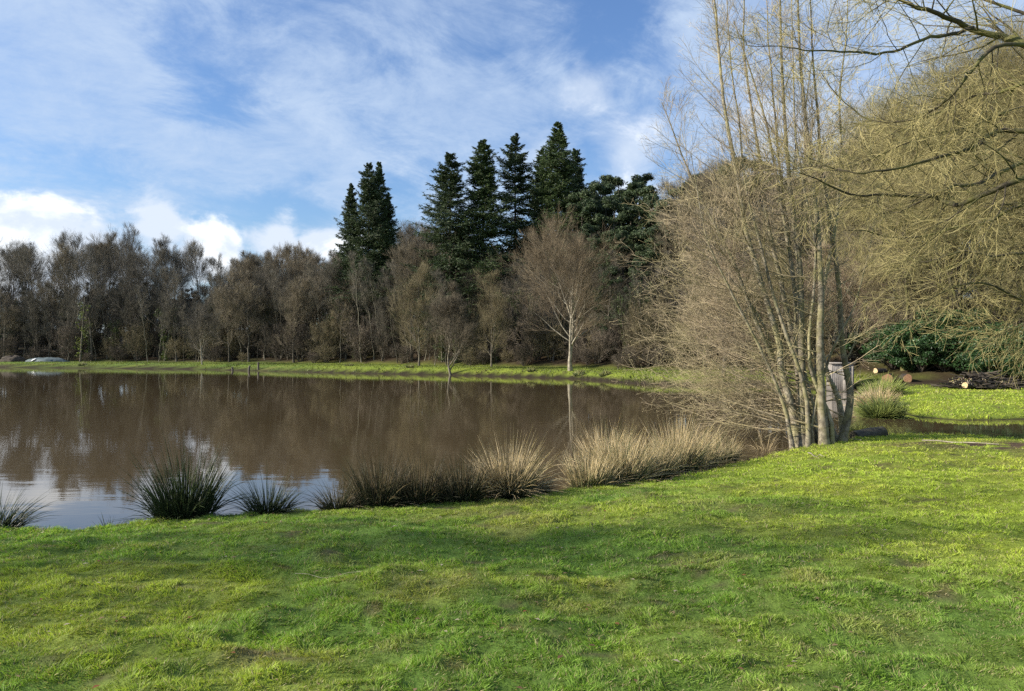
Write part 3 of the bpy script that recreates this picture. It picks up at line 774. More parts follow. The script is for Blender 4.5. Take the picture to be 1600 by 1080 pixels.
# right wood, mossy
for row, (d0, dyy, step) in enumerate(((1.5, 120, 85), (5, 20, 72), (10, -30, 66), (16, -25, 72))):
    px = 1310.
    while px < 1850:
        px += step * rg.uniform(.7, 1.3)
        D = np.interp(px, TLx, TLy) + d0 + rg.uniform(-.8, 1.5)
        X = (px - 800) / FPX * D; z0 = gz(X, D)
        h = max(H_at(px, D, z0, dyy + rg.uniform(0, 40)), 5)
        plant('mossy_tree', V_olive[rg.integers(3)], X, D, h, rg.uniform(0, 6.28), NW['right'][0], 'tree', NW['right'][1], wide=rg.uniform(.9, 1.15))

# ivy-clad stems and leggy bushes along the front of the wood
V_ivied = []
for i in range(2):
    rgi = np.random.default_rng(500 + i); P = np.zeros((2, 8, 3)); P[:, :, 2] = np.linspace(0, 7.5 + i, 8); P[0, :, 0] = np.linspace(-.1, .6, 8); P[1, :, 0] = np.linspace(.1, -.5, 8); P[1, :, 1] = np.linspace(.1, .6, 8)
    ta = Acc(); tubes(ta, P, np.linspace(.12, .05, 8)[None].repeat(2, 0), 6)
    B1, R1 = grow(P, np.linspace(.12, .05, 8)[None].repeat(2, 0), 16, rgi, .4, 1., (42, 12), lambda t_, L_: 2.6 - t_ * 1.2, 6, up=.5, wig=.1, rr=.4, rmin=.008); tubes(ta, B1, R1, 4)
    B2, R2 = grow(B1, R1, 10, rgi, .1, 1., (38, 10), lambda t_, L_: L_ * .5, 4, up=.4, wig=.08, rmin=.004); ribbons(ta, B2, R2, rgi)
    B3, R3 = grow(B2, R2, 6, rgi, .1, 1., (34, 10), lambda t_, L_: L_ * .6, 3, up=.4, wig=.08, rmin=.003); ribbons(ta, B3, R3, rgi)
    tt = rgi.uniform(0, 1, (2, 45)); C, _ = interp_chain(P, tt); C = C.reshape(-1, 3) + rgi.normal(0, .16, (90, 3)) * np.array((1, 1, .3))
    V, Q_, c = leaf_cloud(rgi, C, rgi.uniform(.16, .48, 90), 42, .055, 1.1); ca = Acc(); ca.add(V, Q_, None, c)
    V_ivied.append((ta.mesh('trunk', M_grey), ca.mesh('ivy', M_ivy, True), 9))
px = -130.
while px < 1000:
    px += rg.uniform(16, 42); D = np.interp(px, TLx, TLy) + rg.uniform(.5, 6); X = (px - 800) / FPX * D
    sect = 'in the left wood' if px < 345 else ('in the wood left of the firs' if px < 640 else 'on the slope under the firs')
    plant('ivy_clad_tree', V_ivied[rg.integers(2)], X, D, rg.uniform(5.5, 9.5), rg.uniform(0, 6), 'bare tree with a dark ivy-clad stem ' + sect, 'tree', 'ivied trees ' + sect, ('trunk', 'ivy'), wide=rg.uniform(.9, 1.4))
px = -130.
while px < 1010:
    px += rg.uniform(20, 48); D = np.interp(px, TLx, TLy) + rg.uniform(.3, 4.5); X = (px - 800) / FPX * D
    sect = 'on the far left shore' if px < 345 else ('between the left shore and the firs' if px < 640 else 'on the far bank below the firs')
    plant('tall_shrub', V_shrub[rg.integers(3)], X, D, rg.uniform(2.6, 5.2), rg.uniform(0, 6), 'tall bushy bare shrub at the wood front ' + sect, 'shrub', 'tall shrubs ' + sect, ('stem', 'twigs'), wide=rg.uniform(.6, 1.0))

# thicket filling the depth of the wood, and thin pale stems at its edge
for row, (d0, step) in enumerate(((6, 36), (13, 38), (22, 42))):
    px = -150.
    while px < 1320:
        px += step * rg.uniform(.7, 1.3); D = np.interp(px, TLx, TLy) + d0 + rg.uniform(-2, 2); X = (px - 800) / FPX * D
        sect = 'in the left wood' if px < 345 else ('in the wood left of the firs' if px < 640 else 'on the slope under the firs')
        plant('thicket_tree', V_thick[rg.integers(2)], X, D, rg.uniform(6.0, 9.5), rg.uniform(0, 6), 'low bushy bare tree filling the shade ' + sect, 'tree', 'thicket ' + sect, wide=rg.uniform(1., 1.3))
px = -60.
while px < 680:
    px += rg.uniform(9, 26); D = np.interp(px, TLx, TLy) + rg.uniform(-.5, 3); X = (px - 800) / FPX * D
    sect = 'in the left wood' if px < 345 else 'in the wood left of the firs'
    plant('slender_tree', V_pole[rg.integers(3)], X, D, rg.uniform(6.5, 12), rg.uniform(0, 6), 'thin leaning pale stem at the water side edge ' + sect, 'tree', 'thin pale stems ' + sect)

for d0, step in ((4, 60), (8, 60)):
    px = 1310.
    while px < 1800:
        px += step * rg.uniform(.7, 1.3); D = np.interp(px, TLx, TLy) + d0 + rg.uniform(-1, 1); X = (px - 800) / FPX * D
        plant('thicket_tree', V_thick2, X, D, rg.uniform(5.5, 8), rg.uniform(0, 6), 'low bushy bare tree filling the shade under the mossy wood on the right', 'tree', 'thicket under the mossy wood', wide=rg.uniform(1.1, 1.4))

# firs
for i, (px, ytop, D, v, wd, lb) in enumerate((
    (548, 285, 84, 4, .8, 'dark fir at the left of the tight cluster, shorter than its neighbours'),
    (574, 253, 83, 0, .80, 'tall dark fir, left one of the two equal tips in the tight cluster'),
    (592, 252, 84, 3, .72, 'tall dark fir, right one of the two equal tips in the tight cluster'),
    (606, 300, 85, 4, .75, 'slim dark fir at the right edge of the tight cluster'),
    (705, 238, 74, 0, 1.10, 'broad dark fir, first of the big row right of the gap'),
    (755, 216, 75, 1, 1.05, 'tall green fir, second of the big row'),
    (806, 207, 77, 2, 1.0, 'tall dark fir with see-through crown, third of the big row'),
    (871, 190, 76, 3, 1.0, 'tallest dense fir at the right end of the big row'),
    (846, 230, 80, 4, .9, 'dark fir peeping out left of the tallest fir'),
    (900, 232, 82, 0, .9, 'dark fir hidden behind the right flank of the tallest fir'))):
    X = (px - 800) / FPX * D; z0 = gz(X, D); h = (548 - ytop) / FPX * D + CAMZ - z0
    plant('fir_tree', V_fir[v], X, D, h, i * 1.3, lb, 'fir tree', 'tall firs on the far shore', wide=wd)
# pines on the skyline
for i, (px, ytop, D, lb) in enumerate(((935, 262, 84, 'dark round-topped pine on the skyline just right of the tallest fir'), (968, 268, 80, 'round-topped pine on the skyline, middle of three'),
    (1002, 258, 78, 'round-topped pine on the skyline left of the alder twigs'), (1140, 232, 66, 'pine on the skyline behind the upper alder stems'), (1190, 240, 68, 'pine on the skyline behind the middle of the alder'),
    (1420, 175, 50, 'pine standing above the mossy wood'), (1075, 262, 74, 'pine behind the left twigs of the alder'))):
    X = (px - 800) / FPX * D; z0 = gz(X, D)
    plant('pine_tree', V_pine[i % 3], X, D, (548 - ytop) / FPX * D + CAMZ - z0, i * 2., lb, 'pine tree', 'pines on the skyline')
for i, (px, ytop, D) in enumerate(((915, 285, 73), (940, 275, 74), (962, 300, 70), (985, 272, 72), (1012, 280, 70), (1035, 296, 68), (1050, 285, 72), (925, 340, 68), (975, 350, 66), (1020, 350, 65), (1000, 400, 63), (950, 410, 63))):
    X = (px - 800) / FPX * D; z0 = gz(X, D)
    plant('pine_tree', V_pine[(i + 1) % 3], X, D, (548 - ytop) / FPX * D + CAMZ - z0, i * 1.7, 'dark pine in the solid evergreen mass between the tallest fir and the alder', 'pine tree', 'evergreen mass right of the firs', wide=1.1)
# landmark trees of the far bank
T = bare_parts(301, 12, .16, .42, 46, 10, 9, 6, .55, 50, .30, .0095, .20, .02, M_pale, M_twig_tan, forks=2, shape='dome')
D = 52.5; plant('pale_trunked_tree', T, (891 - 800) / FPX * D, D, (548 - 328) / FPX * D + CAMZ - .4, .6, 'broad bare tree with pale trunk standing on the far grass bank', 'tree')
T = bare_parts(302, 8, .05, .36, 50, 9, 8, 4, .40, 58, .30, .009, .09, .01, M_pale_dim, M_twig_brown, shape='cone', forks=1)
D = 57.6; plant('young_alder', T, (704 - 800) / FPX * D, D, (548 - 440) / FPX * D + CAMZ - .1, .2, 'small conical pinkish bare tree at the water edge of the far bank', 'tree', z=.0)
T = bare_parts(303, 9, .08, .30, 36, 9, 8, 4, .5, 50, .35, .009, .11, .02, M_pale, M_twig_grey, forks=1)
D = 77; plant('bare_tree', T, (316 - 800) / FPX * D, D, (548 - 468) / FPX * D + CAMZ - .1, .9, 'low spreading bare tree on the far water edge beneath the left wood', 'tree', z=.05)
T = bare_parts(304, 10, .08, .30, 36, 9, 8, 5, .7, 44, .4, .009, .12, .02, M_grey, M_twig_dull, forks=2)
D = 63; plant('bare_tree', T, (768 - 800) / FPX * D, D, (548 - 418) / FPX * D + CAMZ - .6, .9, 'slim olive bare tree between the pink alder and the pale trunked tree', 'tree')
D = 67; plant('bare_tree', T, (655 - 800) / FPX * D, D, (548 - 405) / FPX * D + CAMZ - .6, 2.9, 'olive bare tree below the gap between the two groups of firs', 'tree')
# pinkish willows on the shore behind the alder
for i, (px, D, h) in enumerate(((1100, 43, 6.0), (1130, 42, 6.5), (1175, 44, 8), (1225, 43, 7.5), (1275, 44, 7.5), (1320, 42, 7))):
    plant('waterside_tree', V_pink[i % 2] if i % 3 else V_olive[0], (px - 800) / FPX * D, D, h, i * 1.1, 'bushy pinkish bare tree on the shore seen through the alder stems', 'tree', 'waterside trees behind the alder', wide=1.2)
# understorey
for i in range(64):
    px = -120 + i * 23.5 + rg.uniform(-9, 9)
    if px > 1330: break
    D = np.interp(px, TLx, TLy) + rg.uniform(-.8, 4.5); X = (px - 800) / FPX * D
    sect = 'on the far left shore' if px < 345 else ('between the left shore and the firs' if px < 640 else 'on the far bank below the firs')
    plant('shrub', V_shrub[i % 3], X, D, rg.uniform(.9, 2.2), rg.uniform(0, 6), 'bare twiggy shrub at the edge of the wood ' + sect, 'shrub', 'undergrowth ' + sect, ('stem', 'twigs'), wide=1.15)
for i, (px, dd, h, w, lb) in enumerate(((235, 3, 7.0, .6, 'tall dark evergreen bush inside the left wood'), (262, 4, 5.0, .9, 'dark evergreen bush beside the tall one in the left wood'), (75, 5, 4.5, 1.1, 'dark evergreen bush behind the covered heap'), (10, 6, 5, 1.0, 'dark evergreen bush at the far left end of the wood'),
     (395, 5, 4, 1.0, 'dark evergreen bush behind the wooden posts'), (510, 4, 4.2, 1.0, 'dark evergreen bush in the wood left of the fir cluster'), (640, 4, 4, 1.0, 'dark evergreen bush below the fir cluster'), (735, 5, 4.4, 1.0, 'dark evergreen bush behind the pink alder'), (810, 4, 4.2, 1.0, 'dark evergreen bush left of the pale trunked tree'),
     (930, 3, 4.8, 1.1, 'dark evergreen bush right of the pale trunked tree'), (975, 3, 4.5, 1.1, 'dark evergreen bush left of the alder twigs'), (870, 6, 5, 1.1, 'dark evergreen bush behind the pale trunked tree'), (1150, 3, 4, 1.2, 'dark evergreen bush behind the middle of the alder'), (150, 9, 5, 1.2, 'dark evergreen mass deep in the left wood'), (325, 7, 5.5, 1.2, 'dark evergreen mass behind the low spreading tree'), (450, 9, 6, 1.2, 'dark evergreen mass deep in the wood behind the posts'), (575, 9, 6, 1.2, 'dark evergreen mass under the fir cluster'))):
    D = np.interp(px, TLx, TLy) + dd + 3; h = h * .8
    plant('evergreen_bush', V_leafy[i % 3], (px - 800) / FPX * D, D, h, i, lb, 'bush', 'evergreen bushes in the wood', ('stem', 'foliage'), wide=w * 1.5)
# bright ivied trunk in the left wood
rgi = np.random.default_rng(4)
C = np.stack([rgi.normal(0, .35, 26) + np.linspace(-.2, .4, 26), rgi.normal(0, .3, 26), np.linspace(1, 8, 26)], 1)
V, Q_, c = leaf_cloud(rgi, C, rgi.uniform(.15, .6, 26), 40, .07); ca = Acc(); ca.add(V, Q_, None, c)
st = Acc(); P = np.zeros((1, 6, 3)); P[0, :, 2] = np.linspace(0, 9, 6); P[0, :, 0] = np.linspace(-.2, .4, 6); tubes(st, P, np.linspace(.14, .05, 6)[None], 6)
D = 91; plant('ivy_clad_tree', (st.mesh('trunk', M_grey), ca.mesh('ivy', M_ivylit, True), 8), (128 - 800) / FPX * D, D, 7.2, 0, 'slim trunk clad in bright yellow-green ivy in the left wood', 'tree', names=('trunk', 'ivy'))

# evergreens and laurel on the right
for i, (px, D, h, w, lb) in enumerate(((1440, 37.5, 3.0, 1.3, 'dark laurel bush behind the cut logs'), (1478, 37, 3.6, 1.3, 'dark laurel bush behind the left end of the brush pile'), (1520, 36, 3.0, 1.3, 'laurel bush behind the brush pile'),
    (1565, 33.5, 2.5, 1.4, 'glossy laurel bush at the right end of the brush pile'), (1605, 33, 3.2, 1.4, 'glossy laurel bush at the right edge of the photo'), (1650, 32, 3, 1.4, 'laurel bush just past the right edge'), (1395, 39, 2.6, 1.2, 'low dark laurel bush left behind the cut logs'), (1350, 42, 3, 1.2, 'dark evergreen bush right of the white shed'))):
    plant('laurel_bush', V_leafy[i % 3], (px - 800) / FPX * D, D, h, i * 1.7, lb, 'bush', 'laurels along the right wood', ('stem', 'foliage'), wide=w * 1.1)

# ------------------------------------------------------------------ the many-stemmed alder on the near bank
AX, AY = (1282 - 800) / FPX * 14.9, 14.9
ald = empty('alder_tree', (AX, AY, 0)); A0 = np.array((AX, AY, 0))
tag(ald, 'tall many-stemmed bare alder on the bank with sunlit stems and twigs reaching over the water', 'tree')
stems = [
 (14.7, .115, [(1247, 694), (1240, 650), (1218, 575), (1213, 531), (1183, 436), (1159, 350), (1151, 292), (1131, 181), (1118, 65), (1108, -40), (1100, -150)]),
 (14.9, .085, [(1256, 692), (1246, 645), (1210, 562), (1176, 480), (1152, 415), (1121, 350), (1092, 285), (1068, 225), (1040, 160)]),
 (15.2, .095, [(1262, 694), (1252, 640), (1243, 569), (1234, 514), (1217, 429), (1200, 350), (1188, 253), (1177, 181), (1166, 81), (1167, 0), (1166, -120)]),
 (14.6, .120, [(1255, 697), (1254, 624), (1253, 521), (1250, 418), (1244, 350), (1238, 292), (1230, 211), (1225, 97), (1224, 0), (1221, -150)]),
 (15.4, .080, [(1266, 690), (1257, 620), (1246, 542), (1241, 453), (1231, 360), (1225, 308), (1216, 227), (1209, 139), (1200, 50), (1196, -60)]),
 (14.4, .130, [(1288, 700), (1285, 650), (1284, 607), (1283, 528), (1286, 453), (1281, 350), (1274, 275), (1266, 207), (1256, 107), (1251, 0), (1247, -160)]),
 (14.8, .105, [(1313, 688), (1326, 635), (1325, 597), (1316, 528), (1310, 446), (1298, 350), (1289, 290), (1281, 230), (1274, 150), (1269, 50), (1267, -80)]),
 (15.3, .085, [(1308, 688), (1288, 640), (1268, 572), (1258, 514), (1252, 430), (1258, 330), (1262, 240), (1264, 150), (1280, 40)]),
 (15.0, .095, [(1278, 694), (1270, 641), (1258, 576), (1250, 500), (1240, 400), (1222, 300), (1206, 210), (1180, 120), (1150, 30)]),
 (15.6, .090, [(1318, 684), (1310, 627), (1292, 583), (1280, 510), (1292, 420), (1310, 330), (1316, 240), (1312, 150), (1322, 60), (1326, -40)]),
 (14.5, .060, [(1238, 694), (1228, 640), (1206, 575), (1172, 505), (1140, 440), (1112, 380), (1098, 320), (1085, 240)]),
 (14.45, .065, [(1262, 697), (1262, 640), (1252, 580), (1229, 520), (1208, 450), (1190, 370), (1168, 290), (1158, 200), (1142, 100), (1138, 0), (1134, -80)]),
 (14.4, .060, [(1300, 694), (1296, 650), (1270, 590), (1262, 540), (1268, 470), (1270, 380), (1252, 300), (1240, 200), (1238, 100), (1236, 0), (1234, -80)]),
 (15.0, .060, [(1252, 694), (1232, 640), (1217, 583), (1196, 510), (1150, 440), (1100, 395), (1050, 360)]),
 (14.5, .055, [(1272, 700), (1268, 660), (1278, 610), (1296, 550), (1330, 480), (1352, 410), (1372, 330)]),
]
rg = np.random.default_rng(31)
for i, (D, r, pts) in enumerate(stems):
    n = len(pts); P = np.array([at(x, D + .25 * math.sin(i * 2.1 + k * .5) * (k / n), y) for k, (x, y) in enumerate(pts)])
    P[0, 2] = min(P[0, 2], .05) - .12
    P = spline(P, 26)[None] - A0
    P[0, 2:, :2] += np.cumsum(rg.normal(0, .010, (24, 2)), 0)
    t = np.linspace(0, 1, 26)
    Rr = (r * .74 * (1 - .88 * t ** .9) * (1 + .45 * np.exp(-t * 26)))[None]
    ta = Acc(); tubes(ta, P, Rr, 9)
    full = P[0, -1, 2] > 6
    out = .9 if full else .65
    left = np.array((-2.6, 1.3, 0.05))
    lo = grow(P, Rr, 10 if full else 8, rg, .05, .48, (78, 10), lambda t_, L_: out * (3.5 - 2.6 * t_), 10, up=.34, wig=.07, rr=.20, tip=.15, bias=left, rmin=.0035)
    lo2 = grow(P, Rr, 3, rg, .25, .6, (60, 12), lambda t_, L_: out * 1.5, 7, up=.5, wig=.10, rr=.30, tip=.2, bias=np.array((1.6, 0, .2)), rmin=.005)
    hi = grow(P, Rr, 30 if full else 14, rg, .44, .99, (44, 9), lambda t_, L_: out * (3.1 - 2.5 * t_), 8, up=.35, wig=.075, rr=.30, tip=.15, bias=np.array((-.55, 0, 0)), rmin=.0035)
    tr = link('trunk', ta.mesh('trunk', M_alder), ald)
    ba = Acc(); ca = Acc()
    for (B, BR), nn in ((lo, 9), (lo2, 7), (hi, 8)):
        tubes(ba, B, BR, 5)
        B2, R2 = grow(B, BR, nn, rg, .32 if nn == 9 else .2, 1., (38, 10), lambda t_, L_: L_ * (.46 - .28 * t_) + .06, 5, up=.18, wig=.08, rr=.5, rmin=.0022); tubes(ba, B2, R2, 3)
        B3, R3 = grow(B2, R2, 8 if nn == 8 else 6, rg, .12, 1., (42, 12), lambda t_, L_: L_ * (.50 - .25 * t_) + .05, 4, up=.18, wig=.10, rr=.55, rmin=.0013); ribbons(ca, B3, R3, rg)
        # buds and cones: little lumps along the twigs
        if nn != 8:
            k = rg.uniform(size=len(B3)) < .5; q = B3[k][:, -1]; m = len(q)
            d = nrm(rg.normal(size=(m, 3)) + np.array((0, 0, -.8))); Bb = np.stack([q, q + d * .012, q + d * .030], 1)
            tubes(ca, Bb, np.array([.002, .0048, .002])[None].repeat(m, 0), 3)
    link('branch', ba.mesh('branch', M_alder_twig), tr); link('twigs', ca.mesh('twigs', M_alder_twig), tr)
# shoots from the stool
m = 26; a = rg.uniform(math.pi * .72, math.pi * 1.12, m); d = np.stack([np.cos(a), np.sin(a) * .7, rg.uniform(.25, 1.6, m)], 1); d = nrm(d)
P = np.empty((m, 7, 3)); P[:, 0] = np.stack([rg.uniform(-.55, .1, m), rg.uniform(-.35, .25, m), np.full(m, .02)], 1)
L_ = rg.uniform(.5, 2.3, m)
for k in range(1, 7):
    d = nrm(d + rg.normal(0, .08, d.shape) + np.array((0, 0, .05))); P[:, k] = P[:, k - 1] + d * (L_ / 6)[:, None]
sa = Acc(); Rr = np.linspace(.009, .0025, 7)[None].repeat(m, 0); tubes(sa, P, Rr, 4)
B2, R2 = grow(P, Rr, 9, rg, .2, 1., (42, 12), lambda t_, L2: L2 * .25, 4, up=.2, wig=.12, rmin=.0022); ribbons(sa, B2, R2, rg)
link('shoots', sa.mesh('shoots', M_alder_twig), ald)
# root stool
ra = Acc()
for i in range(13):
    a = i * .483; q = np.array([(.30 * math.cos(a) * k + .0, .28 * math.sin(a) * k, .16 - .30 * (k - .2) ** 2 * 1.3) for k in (.2, .7, 1.2, 1.7)])
    tubes(ra, q[None], np.array([[.14, .13, .09, .04]]), 7)
link('root', ra.mesh('root', M_stone), ald)

# ------------------------------------------------------------------ oak on the right whose limbs reach into the picture
OX, OY = 9.6, 10.2
oz = gz(OX, OY); oak = empty('oak_tree', (OX, OY, oz)); O0 = np.array((OX, OY, oz))
tag(oak, 'bare mossy oak whose dark crooked limbs hang in at the upper right', 'tree')
K = 14; t = np.linspace(0, 1, K); P = np.zeros((1, K, 3)); P[0, :, 2] = t * 12.5 - .1; P[0, :, 0] = np.sin(t * 3) * .3; P[0, :, 1] = np.sin(t * 2.2) * .25
ta = Acc(); tubes(ta, P, (.40 * (1 - .75 * t) * (1 + .5 * np.exp(-t * 18)))[None], 12)
link('trunk', ta.mesh('trunk', M_oak), oak)
limbs = [
 (9.6, .085, [(1720, 110), (1600, 62), (1574, 58), (1529, 45), (1490, 29), (1457, 15), (1422, 0), (1370, -22), (1300, -70)]),
 (9.3, .035, [(1522, 42), (1490, 55), (1431, 76), (1386, 86), (1315, 87), (1250, 84), (1180, 78)]),
 (10.0, .045, [(1640, 66), (1574, 58), (1535, 78), (1503, 120), (1477, 143), (1438, 168), (1380, 175), (1337, 159), (1299, 120), (1270, 90)]),
 (10.4, .045, [(1740, 110), (1600, 130), (1551, 146), (1509, 152), (1460, 175), (1400, 200), (1350, 230)]),
 (9.8, .060, [(1740, 190), (1600, 201), (1567, 204), (1541, 217), (1516, 236), (1473, 249), (1418, 269), (1370, 278), (1315, 275), (1270, 262)]),
 (10.2, .055, [(1740, 215), (1600, 249), (1558, 269), (1525, 280), (1490, 282), (1451, 298), (1400, 325), (1350, 330)]),
 (9.5, .060, [(1740, 225), (1600, 274), (1561, 288), (1519, 308), (1483, 321), (1457, 305), (1405, 303), (1373, 303), (1321, 301), (1276, 288), (1250, 275), (1210, 258)]),
 (11.0, .045, [(1740, 300), (1600, 320), (1540, 345), (1490, 350), (1442, 364), (1397, 367), (1342, 353), (1300, 360)]),
 (10.6, .040, [(1740, 400), (1650, 430), (1600, 463), (1579, 456), (1530, 430), (1480, 440), (1430, 460), (1390, 480)]),
 (11.2, .040, [(1740, 340), (1640, 385), (1560, 405), (1500, 400), (1440, 415), (1390, 405)]),
 (10.8, .035, [(1740, 450), (1660, 480), (1600, 510), (1560, 520), (1510, 505)]),
 (11.5, .045, [(1740, 60), (1600, 20), (1520, -10), (1450, -30), (1380, 10), (1330, 40)]),
 (11.3, .040, [(1740, 160), (1610, 165), (1540, 190), (1480, 205), (1420, 215), (1360, 240), (1320, 250)]),
]
rg = np.random.default_rng(47)
la_ = lambda f: f
for i, (D, r, pts) in enumerate(limbs):
    P = np.array([at(x, D + .5 * math.sin(i * 1.7 + k * .6), y) for k, (x, y) in enumerate(pts)])
    P = spline(P, 30) - O0
    if pts[0][0] > 1600:   # join the limb to the trunk
        j = np.array((.15, .1, max(P[0, 2] - .9, 1.6)))
        P = spline(np.vstack([j, (j + P[0]) / 2 + (0, 0, .15), P[::2]]), 32)
    P = P[None]; K = P.shape[1]; P[0, 1:] += np.cumsum(rg.normal(0, .013, (K - 1, 3)), 0)
    t = np.linspace(0, 1, K); Rr = (r * .76 * (1 - .88 * t))[None]
    ba = Acc(); tubes(ba, P, Rr, 7)
    B1, R1 = grow(P, Rr, 23, rg, .22, 1., (46, 13), lambda t_, L_: 1.15 - .5 * t_, 7, up=.05, wig=.15, rr=.38, tip=.25, rmin=.0035); tubes(ba, B1, R1, 4)
    B2, R2 = grow(B1, R1, 8, rg, .15, 1., (40, 12), lambda t_, L_: L_ * (.55 - .25 * t_), 5, up=-.10, wig=.17, rr=.5, rmin=.0022)
    ca = Acc(); tubes(ca, B2, R2, 3)
    B3, R3 = grow(B2, R2, 5, rg, .12, 1., (34, 10), lambda t_, L_: L_ * (.60 - .2 * t_) + .05, 4, up=-.10, wig=.12, rr=.6, rmin=.0014); ribbons(ca, B3, R3, rg)
    lb = link('limb', ba.mesh('limb', M_oak), oak)
    link('twigs', ca.mesh('twigs', M_twig_moss), lb)

# bare trees left of and behind the camera: their stems and twigs dapple the near lawn
T = bare_parts(401, 11, .22, .34, 24, 7, 6, 3, .5, 48, .3, .010, .22, .03, M_grey, M_twig_grey, forks=1)
for i, (x, y, h, w) in enumerate(((-18, 2.6, 12, .75), (-17, -6.5, 10, .9), (-29, 2.2, 14, .7))):
    plant('bare_tree', T, x, y, h, i * 2.1, ('bare tree on the near shore left of the photo', 'bare tree behind the camera nearest the lawn', 'bare tree furthest left on the near shore')[i], 'tree', wide=w, z=.2)

# ------------------------------------------------------------------ small things
def bm_log(name, L_, r, mat_b, mat_c, seed=0, taper=.85):
    rg = np.random.default_rng(seed); a = np.linspace(0, 2 * np.pi, 19)[:-1]; ks = 9
    V = []
    lump = 1 + .07 * np.sin(a * 3 + seed) + .04 * rg.normal(size=18)
    for k in range(ks):
        f = k / (ks - 1); rr = r * (1 - (1 - taper) * f) * lump * (1 + .02 * rg.normal(size=18))
        V.append(np.stack([np.full(18, (f - .5) * L_), np.cos(a) * rr + .03 * math.sin(f * 4 + seed), np.sin(a) * rr], 1))
    V = np.concatenate(V); i = np.arange(ks * 18).reshape(ks, 18); j = np.roll(i, -1, 1)
    Q_ = np.stack([i[:-1], j[:-1], j[1:], i[1:]], -1).reshape(-1, 4)
    body = mk_mesh(name, V, Q_, None, mat_b)
    caps = []
    for e, k in ((-1, 0), (1, ks - 1)):
        ring = V[i[k]] + np.array((e * .004, 0, 0)); c = ring.mean(0)[None]; mid = (ring * .5 + c * .5)
        VV = np.concatenate([ring, mid, c]); T_ = [(18 + q, 18 + (q + 1) % 18, 36) for q in range(18)]; Q2 = [(q, (q + 1) % 18, 18 + (q + 1) % 18, 18 + q) for q in range(18)]
        caps.append(mk_mesh('cut_end', VV, np.array(Q2), np.array(T_), mat_c, smooth=False))
    return body, caps
def log_thing(x, y, z, L_, r, rz, ry, label, group, mc=None, seed=0):
    e = empty('log', (x, y, z), 0); e.rotation_euler = (0, ry, rz)
    b, caps = bm_log('bark', L_, r, M_dark, mc or M_cut, seed); link('bark', b, e)
    for c in caps: link('cut_end', c, e)
    return tag(e, label, 'log', group)
GL = 'cut logs on the muddy ground'
D = 34.5
x = (1400 - 800) / FPX * D; log_thing(x + .1, D + .9, gz(x, D + .8) + .22, 2.4, .23, R(62), 0, 'thick dark log with orange cut end lying on the muddy ground left of the laurels', GL, seed=1)
x = (1420 - 800) / FPX * D; log_thing(x + .3, D + .9, gz(x, D + .9) + .18, 1.8, .19, R(70), 0, 'smaller dark log with orange cut end right of the thick log', GL, seed=2)
x = (1377 - 800) / FPX * D; log_thing(x, D - .05, gz(x, D) + .14, .42, .17, R(80), 0, 'short orange-ended log piece beneath the end of the thick log', GL, seed=3)
x = (1404 - 800) / FPX * D; log_thing(x, D + 1.7, gz(x, D + 1.7) + .58, .7, .13, R(20), 0, 'pale split log resting on top of the thick dark log', GL, M_cutpale, seed=4)
# brush pile
D = 30.6; bx = (1532 - 800) / FPX * D; bz = gz(bx, D)
rg = np.random.default_rng(12)
m = 520; P = np.empty((m, 5, 3)); a = rg.normal(0, .45, m) + (rg.uniform(size=m) < .3) * rg.uniform(-1.2, 1.2, m)
c = np.stack([rg.normal(.1, .55, m), rg.normal(0, .35, m), np.zeros(m)], 1); hmax = .62 * np.exp(-((c[:, 0] - .15) / .95) ** 2) * np.exp(-(c[:, 1] / .6) ** 2)
c[:, 2] = rg.uniform(0, 1, m) * hmax + .03
d = np.stack([np.cos(a), np.sin(a), rg.normal(-.02, .16, m)], 1); L_ = rg.uniform(.35, 1.5, m)
for k in range(5): P[:, k] = c + d * (L_ * (k / 4 - .5))[:, None] + rg.normal(0, .02, (m, 3))
P[:, :, 2] = np.clip(P[:, :, 2], .01, .85)
ba = Acc(); tubes(ba, P, rg.uniform(.006, .035, m)[:, None] * np.array([1, 1, .9, .8, .6])[None], 5)
pile = empty('brush_pile', (bx, D, bz))
link('sticks', ba.mesh('sticks', M_dark), pile)
V, Q_, cc = leaf_cloud(rg, np.stack([rg.uniform(-1.3, .5, 30), rg.uniform(-.7, .1, 30), rg.uniform(.05, .42, 30)], 1), rg.uniform(.1, .25, 30), 14, .035, .5)
la = Acc(); la.add(V, Q_, None, np.repeat(np.array([(.55, .45, .28), (.30, .32, .10), (.25, .16, .09), (.6, .55, .42)])[rg.choice(4, len(V) // 4)], 4, 0)); link('leaves', la.mesh('leaves', M_dead, True), pile)
tag(pile, 'low dark heap of sticks and cuttings at the edge of the right lawn', 'brush pile')
log_thing(bx + .85, D - .45, bz + .10, 1.5, .08, R(4), R(-3), 'thin pale log lying along the front right of the brush pile', 'logs on the brush pile', M_cutpale, seed=7)
log_thing(bx - .7, D - .5, bz + .13, .8, .12, R(28), R(2), 'short thick log at the front left of the brush pile', 'logs on the brush pile', M_cutpale, seed=8)

def box(acc, c, s, rz=0):
    v = np.array([(x, y, z) for x in (-.5, .5) for y in (-.5, .5) for z in (-.5, .5)]) * np.array(s)
    if rz: v = np.stack([v[:, 0] * math.cos(rz) - v[:, 1] * math.sin(rz), v[:, 0] * math.sin(rz) + v[:, 1] * math.cos(rz), v[:, 2]], 1)
    acc.add(v + np.array(c), np.array([(0, 1, 3, 2), (4, 6, 7, 5), (0, 4, 5, 1), (2, 3, 7, 6), (0, 2, 6, 4), (1, 5, 7, 3)]))
